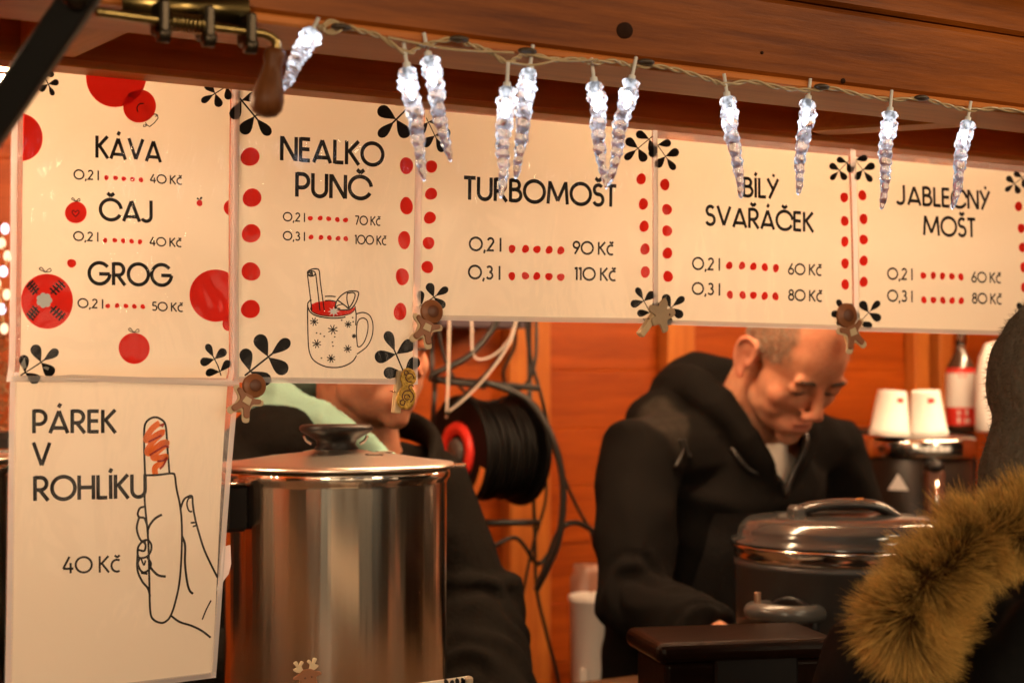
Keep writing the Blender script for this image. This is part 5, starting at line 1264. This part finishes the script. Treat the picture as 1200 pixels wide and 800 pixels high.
def garment(name, root, C7, spine, sh, el, wrs, m_, extra=None, k=1.0, voxel=.007, amp=.006, sc=9, cut=None, hem=.10, seed=0., sm=6, patch=None):
    sp = [V(*q) for q in spine]; mb = MB()
    mb.loft([C7+V(0, -.005, .005), C7+V(0, 0, -.035), C7+V(0, 0, -.075), sp[2]+V(0, -.005, .02), sp[1], sp[0], sp[0]-V(0, 0, hem)], [(.082*k, .076*k), (.115*k, .09*k), (.17*k, .115*k), (.19*k, .14*k), (.182*k, .135*k), (.195*k, .14*k), (.19*k, .135*k)], 36, up=(0, 1, 0))
    for i in (0, 1):
        s_, e_, w_ = V(*sh[i]), V(*el[i]), V(*wrs[i])
        mb.loft([C7+V(0, 0, -.055), s_*.55+C7*.45+V(0, 0, -.020), s_, s_*.5+e_*.5, e_, e_*.55+w_*.45, e_*.12+w_*.88], [.06*k, .072*k, .070*k, .064*k, .060*k, .056*k, .043*k], 22, up=(0.3, 1, 0.2))
    if extra: extra(mb)
    P, N, F = remeshed(mb, voxel, sm)
    P = wr(P, N, amp, sc, seed)
    for i in (0, 1):                               # creases along the forearms
        e_, w_ = V(*el[i]), V(*wrs[i]); d = w_-e_; L = np.linalg.norm(d); d /= L
        t = ((P-e_) @ d)/L; rad_ = np.linalg.norm(P-e_-np.outer((P-e_) @ d, d), axis=1)
        mk = np.clip((t+.15)/.25, 0, 1)*np.clip((1.0-t)/.2, 0, 1)*(rad_ < .085)
        ph = (P-e_) @ np.cross(d, V(0, 0, 1))
        nz_ = np.array([noise.noise(Vector(p)*14+Vector((seed, 2, 7))) for p in P])
        P = P+N*(mk*(.003+.008*nz_)*np.sin(t*27+ph*38+3.5*np.sin(ph*21)+5*nz_))[:, None]
    if cut is not None:
        bad, w_ = cut(P); F = [f for f in F if not all(bad[j] for j in f)]
        used_ = np.unique(np.array([j for f in F for j in f])); fix = used_[bad[used_]]
        P[fix, 0] = 1.0+np.sign(P[fix, 0]-1.0)*w_[fix]          # clean edge of the neck opening
        keep = np.zeros(len(P), bool); keep[used_] = True
        mp = -np.ones(len(P), int); mp[keep] = np.arange(keep.sum()); P = P[keep]; F = [tuple(mp[j] for j in f) for f in F]
    cl = None
    if patch is not None:
        mk = patch(P)[:, None]; cl = np.c_[np.array([.0055, .0047, .0041])*(1-mk)+np.array([.022, .018, .0145])*mk, np.ones(len(P))]
    return put(name, P, F, m_, root, attr=cl), P
def legs(root, spine, hips, m_=None):
    tr = MB(); sp = V(*spine[0])
    for i in (0, 1):
        h_ = V(*hips[i]); tr.loft([sp+V(0, 0, .04), h_+V(0, 0, .02), h_*.5+V(h_[0], h_[1]-.02, .5)*.5, V(h_[0], h_[1]-.02, .5), V(h_[0], h_[1], .09)], [(.12, .11), (.105, .11), (.092, .095), (.075, .078), (.07, .075)], 22, up=(0, 1, 0))
    P, N, F = remeshed(tr, .011, 3); put('trousers', P, F, M_trous, root)
    for i in (0, 1):
        h_ = V(*hips[i]); s_ = MB(); s_.loft([V(h_[0], h_[1]+.05, .045), V(h_[0], h_[1]+.02, .06), V(h_[0], h_[1]-.06, .055), V(h_[0], h_[1]-.13, .042), V(h_[0], h_[1]-.185, .032)], [(.035, .042), (.045, .055), (.047, .05), (.046, .038), (.028, .024)], 22, up=(0, 0, 1)); s_.build('shoe', M_shoe, root)

# --- the man at the right, head bowed
H = V(.990, .538, 1.562); R = rot3(44, 2, -7.8); C7 = V(.995, .665, 1.462)
spine = [(1.02, .80, .97), (1.01, .78, 1.10), (1.0, .72, 1.30)]
sh = [(.785, .665, 1.415), (1.205, .685, 1.415)]
el = [at_d(742, 704, 2.60), (1.30, .66, 1.17)]; wrs = [at_d(850, 752, 2.44), (1.13, .52, 1.165)]
hips = [(.93, .81, .90), (1.11, .81, .90)]
def mhair(q):
    ss = lambda x, a, b_: np.clip((x-a)/(b_-a), 0, 1)
    n_ = np.array([noise.noise(Vector(p)*60) for p in q])*.012
    side = ss(q[:, 2]+n_, .022, .034)*ss(q[:, 1]+n_, -.038, -.026)
    back = ss(q[:, 2]+n_, -.045, -.02)*ss(q[:, 1], .035, .045)
    front = 1-ss(-q[:, 1]+n_, .030, .045)
    sides_temple = ss(np.abs(q[:, 0]), .045, .055)*ss(q[:, 2], .03, .045)*ss(q[:, 1]+n_, -.052, -.040)
    ear = (np.abs(q[:, 0]) > .0775)*(q[:, 2] < .04)
    return np.clip(np.maximum(np.maximum(side*front, back), sides_temple), 0, 1)*(1-ear)
root, body, _ = person((1.02, .8, 0), 'man in a black hoodie looking down behind the grey kettle', H, R, C7, spine, sh, el, wrs, hips, .0034, True, hairmask=mhair)
def hood_extra(mb):
    mb.ell((.965, .765, 1.474), (.125, .070, .055), rot3(0, -16, 0)); mb.ell((.872, .72, 1.482), (.055, .065, .035), rot3(0, -28, 0)); mb.ell((1.09, .775, 1.505), (.10, .06, .058))
    ring = [(.995, .585, 1.345), (.965, .570, 1.400), (.928, .590, 1.462), (.905, .660, 1.518), (.918, .735, 1.522), (.985, .770, 1.540), (1.06, .755, 1.530), (1.10, .685, 1.500), (1.082, .605, 1.455), (1.035, .575, 1.400)]
    rr = [.014, .020, .026, .034, .040, .042, .040, .034, .026, .020]
    pts = spline([V(*p) for p in ring], 6, True); rs = [rr[i//6]*(1-(i % 6)/6)+rr[(i//6+1) % 10]*((i % 6)/6) for i in range(len(pts))]
    mb.loft(pts, rs, 16, closed=True)
def vcut(P):
    x, y, z = P.T; w_ = np.clip((z-1.352)/.115, 0, 1)*.068
    return (y < .655) & (np.abs(x-1.000) < w_) & (z > 1.352), w_
gm, gp = garment('hoodie', root, C7, spine, sh, el, wrs, M_hood, hood_extra, 1.0, .0062, .0085, 9, vcut, seed=3.1, sm=5, patch=lambda P: np.clip((1-((P[:, 0]-.812)/.05)**2-((P[:, 1]-.655)/.065)**2)*4, 0, 1)*(P[:, 2] > 1.40)*(.85+.15*np.sign(np.sin((P[:, 0]+P[:, 1])*180)*np.sin((P[:, 0]-P[:, 1])*180))))
m = MB(); m.loft([C7+V(0, -.012, -.008), C7+V(0, -.005, -.03), C7+V(0, .0, -.06), V(*spine[2])], [(.073, .071), (.078, .078), (.145, .097), (.16, .118)], 40, up=(0, 1, 0), caps=False)
P, N = np.array(m.v), None
m.build('shirt', M_shirt, root)
legs(root, spine, hips)
ap = MB(); vs = []; bv0 = BVHTree.FromPolygons([tuple(v) for v in gp], [list(p.vertices) for p in gm.data.polygons])
for j in range(13):                              # dark apron bib lying on the chest
    for i in range(17):
        u, v = i/16-.5, j/12; x = 1.0+u*(.24+.04*v); z = 1.325-.26*v
        hit = bv0.ray_cast(Vector((x, .2, z)), Vector((0, 1, 0)))[0]
        vs.append((x, (hit.y if hit else .6)-.006, z))
ap.add(vs, [(j*17+i, (j+1)*17+i, (j+1)*17+i+1, j*17+i+1) for j in range(12) for i in range(16)], 0, True)
ap.build('apron', simple('dark_apron_cloth', (.0085, .007, .006), .7, spec=.2, bump=.3, bscale=200), root)
# zip edges, drawstrings, shoulder strap
bv = BVHTree.FromPolygons([tuple(v) for v in gp], [list(p.vertices) for p in gm.data.polygons])
def onto(p, off=.002, d=None):
    loc, n, i, dd = bv.find_nearest(Vector(p)); return np.array(loc)+np.array(n)*off
for sg in (-1, 1):                              # bound edges of the neck opening
    pts = spline([onto((1.0+sg*t*.068, .57+.05*t, 1.350+.118*t), .001) for t in (0, .25, .5, .75, 1.0)], 6); m = MB(); m.loft(pts, .005, 10); m.build('zip_edge', M_rubber, root)
for (xs, ys) in (((828, 829, 830), (500, 525, 545)), ((836, 839, 841), (498, 522, 540))):
    pts = spline([onto(at_d(x, y, 2.62), .004) for x, y in zip(xs, ys)], 6); m = MB(); m.loft(pts, [.0022]*(len(pts)-4)+[.0036]*4, 10); m.build('drawstring', M_rubber, root)

# --- the vendor at the left, face mostly behind the sheets
H = at_d(432, 413, 2.44); R = rot3(8, 0, 7); C7 = H+V(.000, .050, -.133)
spine = [(.29, .78, .97), (.29, .77, 1.12), (.285, .74, 1.30)]
sh = [(.095, .70, 1.395), (.430, .715, 1.370)]
el = [(.02, .66, 1.16), at_d(556, 720, 2.52)]; wrs = [(.13, .50, 1.16), at_d(575, 850, 2.36)]
hips = [(.20, .79, .90), (.38, .79, .90)]
root, body, _ = person((.29, .78, 0), 'vendor in a dark coat with mint scarf, face half covered by the price sheets', H, R, C7, spine, sh, el, wrs, hips, .0038, True, hairmask=mhair)
def coat_extra(mb):
    mb.ell((.172, .680, 1.450), (.078, .07, .058)); mb.ell((.235, .665, 1.432), (.06, .06, .05))
    for i, s_ in enumerate(sh): mb.ell(V(*s_)+V(.015 if i == 0 else -.015, 0, .0), (.072, .078, .070))
    mb.loft([V(*el[1])+V(0, 0, .06), V(*el[1]), V(*wrs[1])], [.07, .074, .066], 20)
gm, gp = garment('coat', root, C7+V(0, 0, -.012), spine, sh, el, wrs, M_coatd, coat_extra, 1.0, .0075, .0075, 7, None, seed=8.2, hem=.25)
ring = [C7+V(*p) for p in ((.045, -.135, -.070), (-.015, -.128, -.015), (-.075, -.095, .035), (-.125, -.03, .065), (-.125, .05, .085), (-.03, .095, .085), (.05, .08, .06))]
rr = [.005, .012, .020, .028, .036, .034, .020]; pts = spline(ring, 8)
rs = [(rr[min(i//8, 6)]*(1-(i % 8)/8)+rr[min(i//8+1, 6)]*((i % 8)/8)) for i in range(len(pts))]
m = MB(); m.loft(pts, [(a*.35, a) for a in rs], 20); P, N, F = remeshed(m, .005, 4); put('scarf', wr(P, N, .007, 14, 2), F, M_mint, root)
ring = [C7+V(*p) for p in ((.06, -.125, -.045), (.10, -.07, -.005), (.118, .01, .02), (.08, .075, .035))]
m = MB(); pts = spline(ring, 6); m.loft(pts, [(.012, .024)]*len(pts), 14, up=(0, 0, 1)); m.build('collar', M_coatd, root)
legs(root, spine, hips)

# --- the customer at the right edge, seen from behind
H = at_d(1290, 508, 1.50); R = rot3(4, 0, 152); C7 = H+V(-.03, -.045, -.135)
lat = np.array([R3[0], R3[1], 0]); fw = V(F3[0], F3[1], 0)/np.linalg.norm(F3[:2])
b0 = C7+fw*.02
spine = [tuple(b0*V(1, 1, 0)+V(0, 0, .95)), tuple(b0*V(1, 1, 0)+V(0, 0, 1.08)), tuple(b0*V(1, 1, 0)+V(0, 0, 1.22))]
# this body is turned, so it is modelled upright and square, then rotated with its root
def turned(p, a, c): 
    p = np.array(p)-c; ca, sa = math.cos(a), math.sin(a); return np.array([p[0]*ca-p[1]*sa, p[0]*sa+p[1]*ca, p[2]])+c
Z3 = V(0, 0, 1); cz = b0*V(1, 1, 0)
shc = [cz-lat*.18+V(0, 0, 1.285), cz+lat*.18+V(0, 0, 1.285)]; elc = [cz-lat*.24+fw*.05+V(0, 0, 1.03), cz+lat*.24+fw*.05+V(0, 0, 1.03)]
wrc = [cz-lat*.16+fw*.24+V(0, 0, 1.00), cz+lat*.16+fw*.24+V(0, 0, 1.00)]; hpc = [cz-lat*.09+V(0, 0, .88), cz+lat*.09+V(0, 0, .88)]
root, body, _ = person(tuple(cz), 'customer in a black coat with golden fur hood, seen from behind at the right edge', H, R, C7, spine, shc, elc, wrc, hpc, .006, False)
def puffer(mb):
    mb.loft([cz-lat*.20+V(0, 0, 1.27), cz+V(0, 0, 1.30), cz+lat*.20+V(0, 0, 1.27)], [.085, .11, .085], 20)
    mb.ell(C7-fw*.075+V(0, 0, -.075), (.16, .075, .10), np.array([lat, fw, Z3]).T)
garment('coat', root, C7+V(0, 0, -.02), spine, shc, elc, wrc, M_coatb, puffer, 1.12, .009, .012, 9, None, seed=5.5, hem=.3)
legs(root, spine, hpc)
hat = MB(); hat.ell(H+R @ V(0, .012, .045), (.098, .112, .092), R, seg=40, ring=30); hat.ell(H+R @ V(0, .020, -.050), (.113, .112, .118), R, seg=40, ring=30)
P, N, F = remeshed(hat, .006, 4); P = wr(P, N, .003, 30, 1); ho = put('knit_hat', P, F, M_knit, root)
r_ = np.random.default_rng(8); pk = r_.choice(len(P), min(9000, len(P)), replace=False)
strands('fuzz', P[pk], N[pk], .006, .0005, M_fur, ho, (np.array([.06, .05, .04]), np.array([.22, .19, .15])), rand=.8, segs=2, seed=12)
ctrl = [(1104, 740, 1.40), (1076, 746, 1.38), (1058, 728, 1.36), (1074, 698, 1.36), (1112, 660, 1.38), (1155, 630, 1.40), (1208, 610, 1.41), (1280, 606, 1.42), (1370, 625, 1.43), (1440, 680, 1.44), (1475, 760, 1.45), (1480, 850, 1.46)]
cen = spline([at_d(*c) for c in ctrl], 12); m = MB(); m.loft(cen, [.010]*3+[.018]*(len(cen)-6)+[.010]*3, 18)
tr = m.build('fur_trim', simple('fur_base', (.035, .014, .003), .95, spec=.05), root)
B, Nn = [], []; r_ = np.random.default_rng(21)
cc = np.array(cen); tg = np.gradient(cc, axis=0); tg /= np.linalg.norm(tg, axis=1)[:, None]
Ln = []
for i in range(62000):
    t = r_.random()*(len(cen)-1.001); k = int(t); c0 = cc[k]+(cc[k+1]-cc[k])*(t-k); u = np.cross(tg[k], Z3); u /= np.linalg.norm(u); v_ = np.cross(u, tg[k]); a = r_.random()*2*PI
    nn = u*math.cos(a)+v_*math.sin(a); b_ = c0+nn*.017
    q = noise.noise_vector(Vector(b_)*75); q2 = noise.noise_vector(Vector(b_)*26)        # locks of hair lean together
    B.append(b_); Nn.append(nn+tg[k]*-.25+v_*.22+V(*q)*.75+V(*q2)*.55); Ln.append(1+.7*noise.noise(Vector(b_)*40+Vector((9, 3, 1)))+.25*r_.random())
Nn = np.array(Nn); Nn /= np.linalg.norm(Nn, axis=1)[:, None]
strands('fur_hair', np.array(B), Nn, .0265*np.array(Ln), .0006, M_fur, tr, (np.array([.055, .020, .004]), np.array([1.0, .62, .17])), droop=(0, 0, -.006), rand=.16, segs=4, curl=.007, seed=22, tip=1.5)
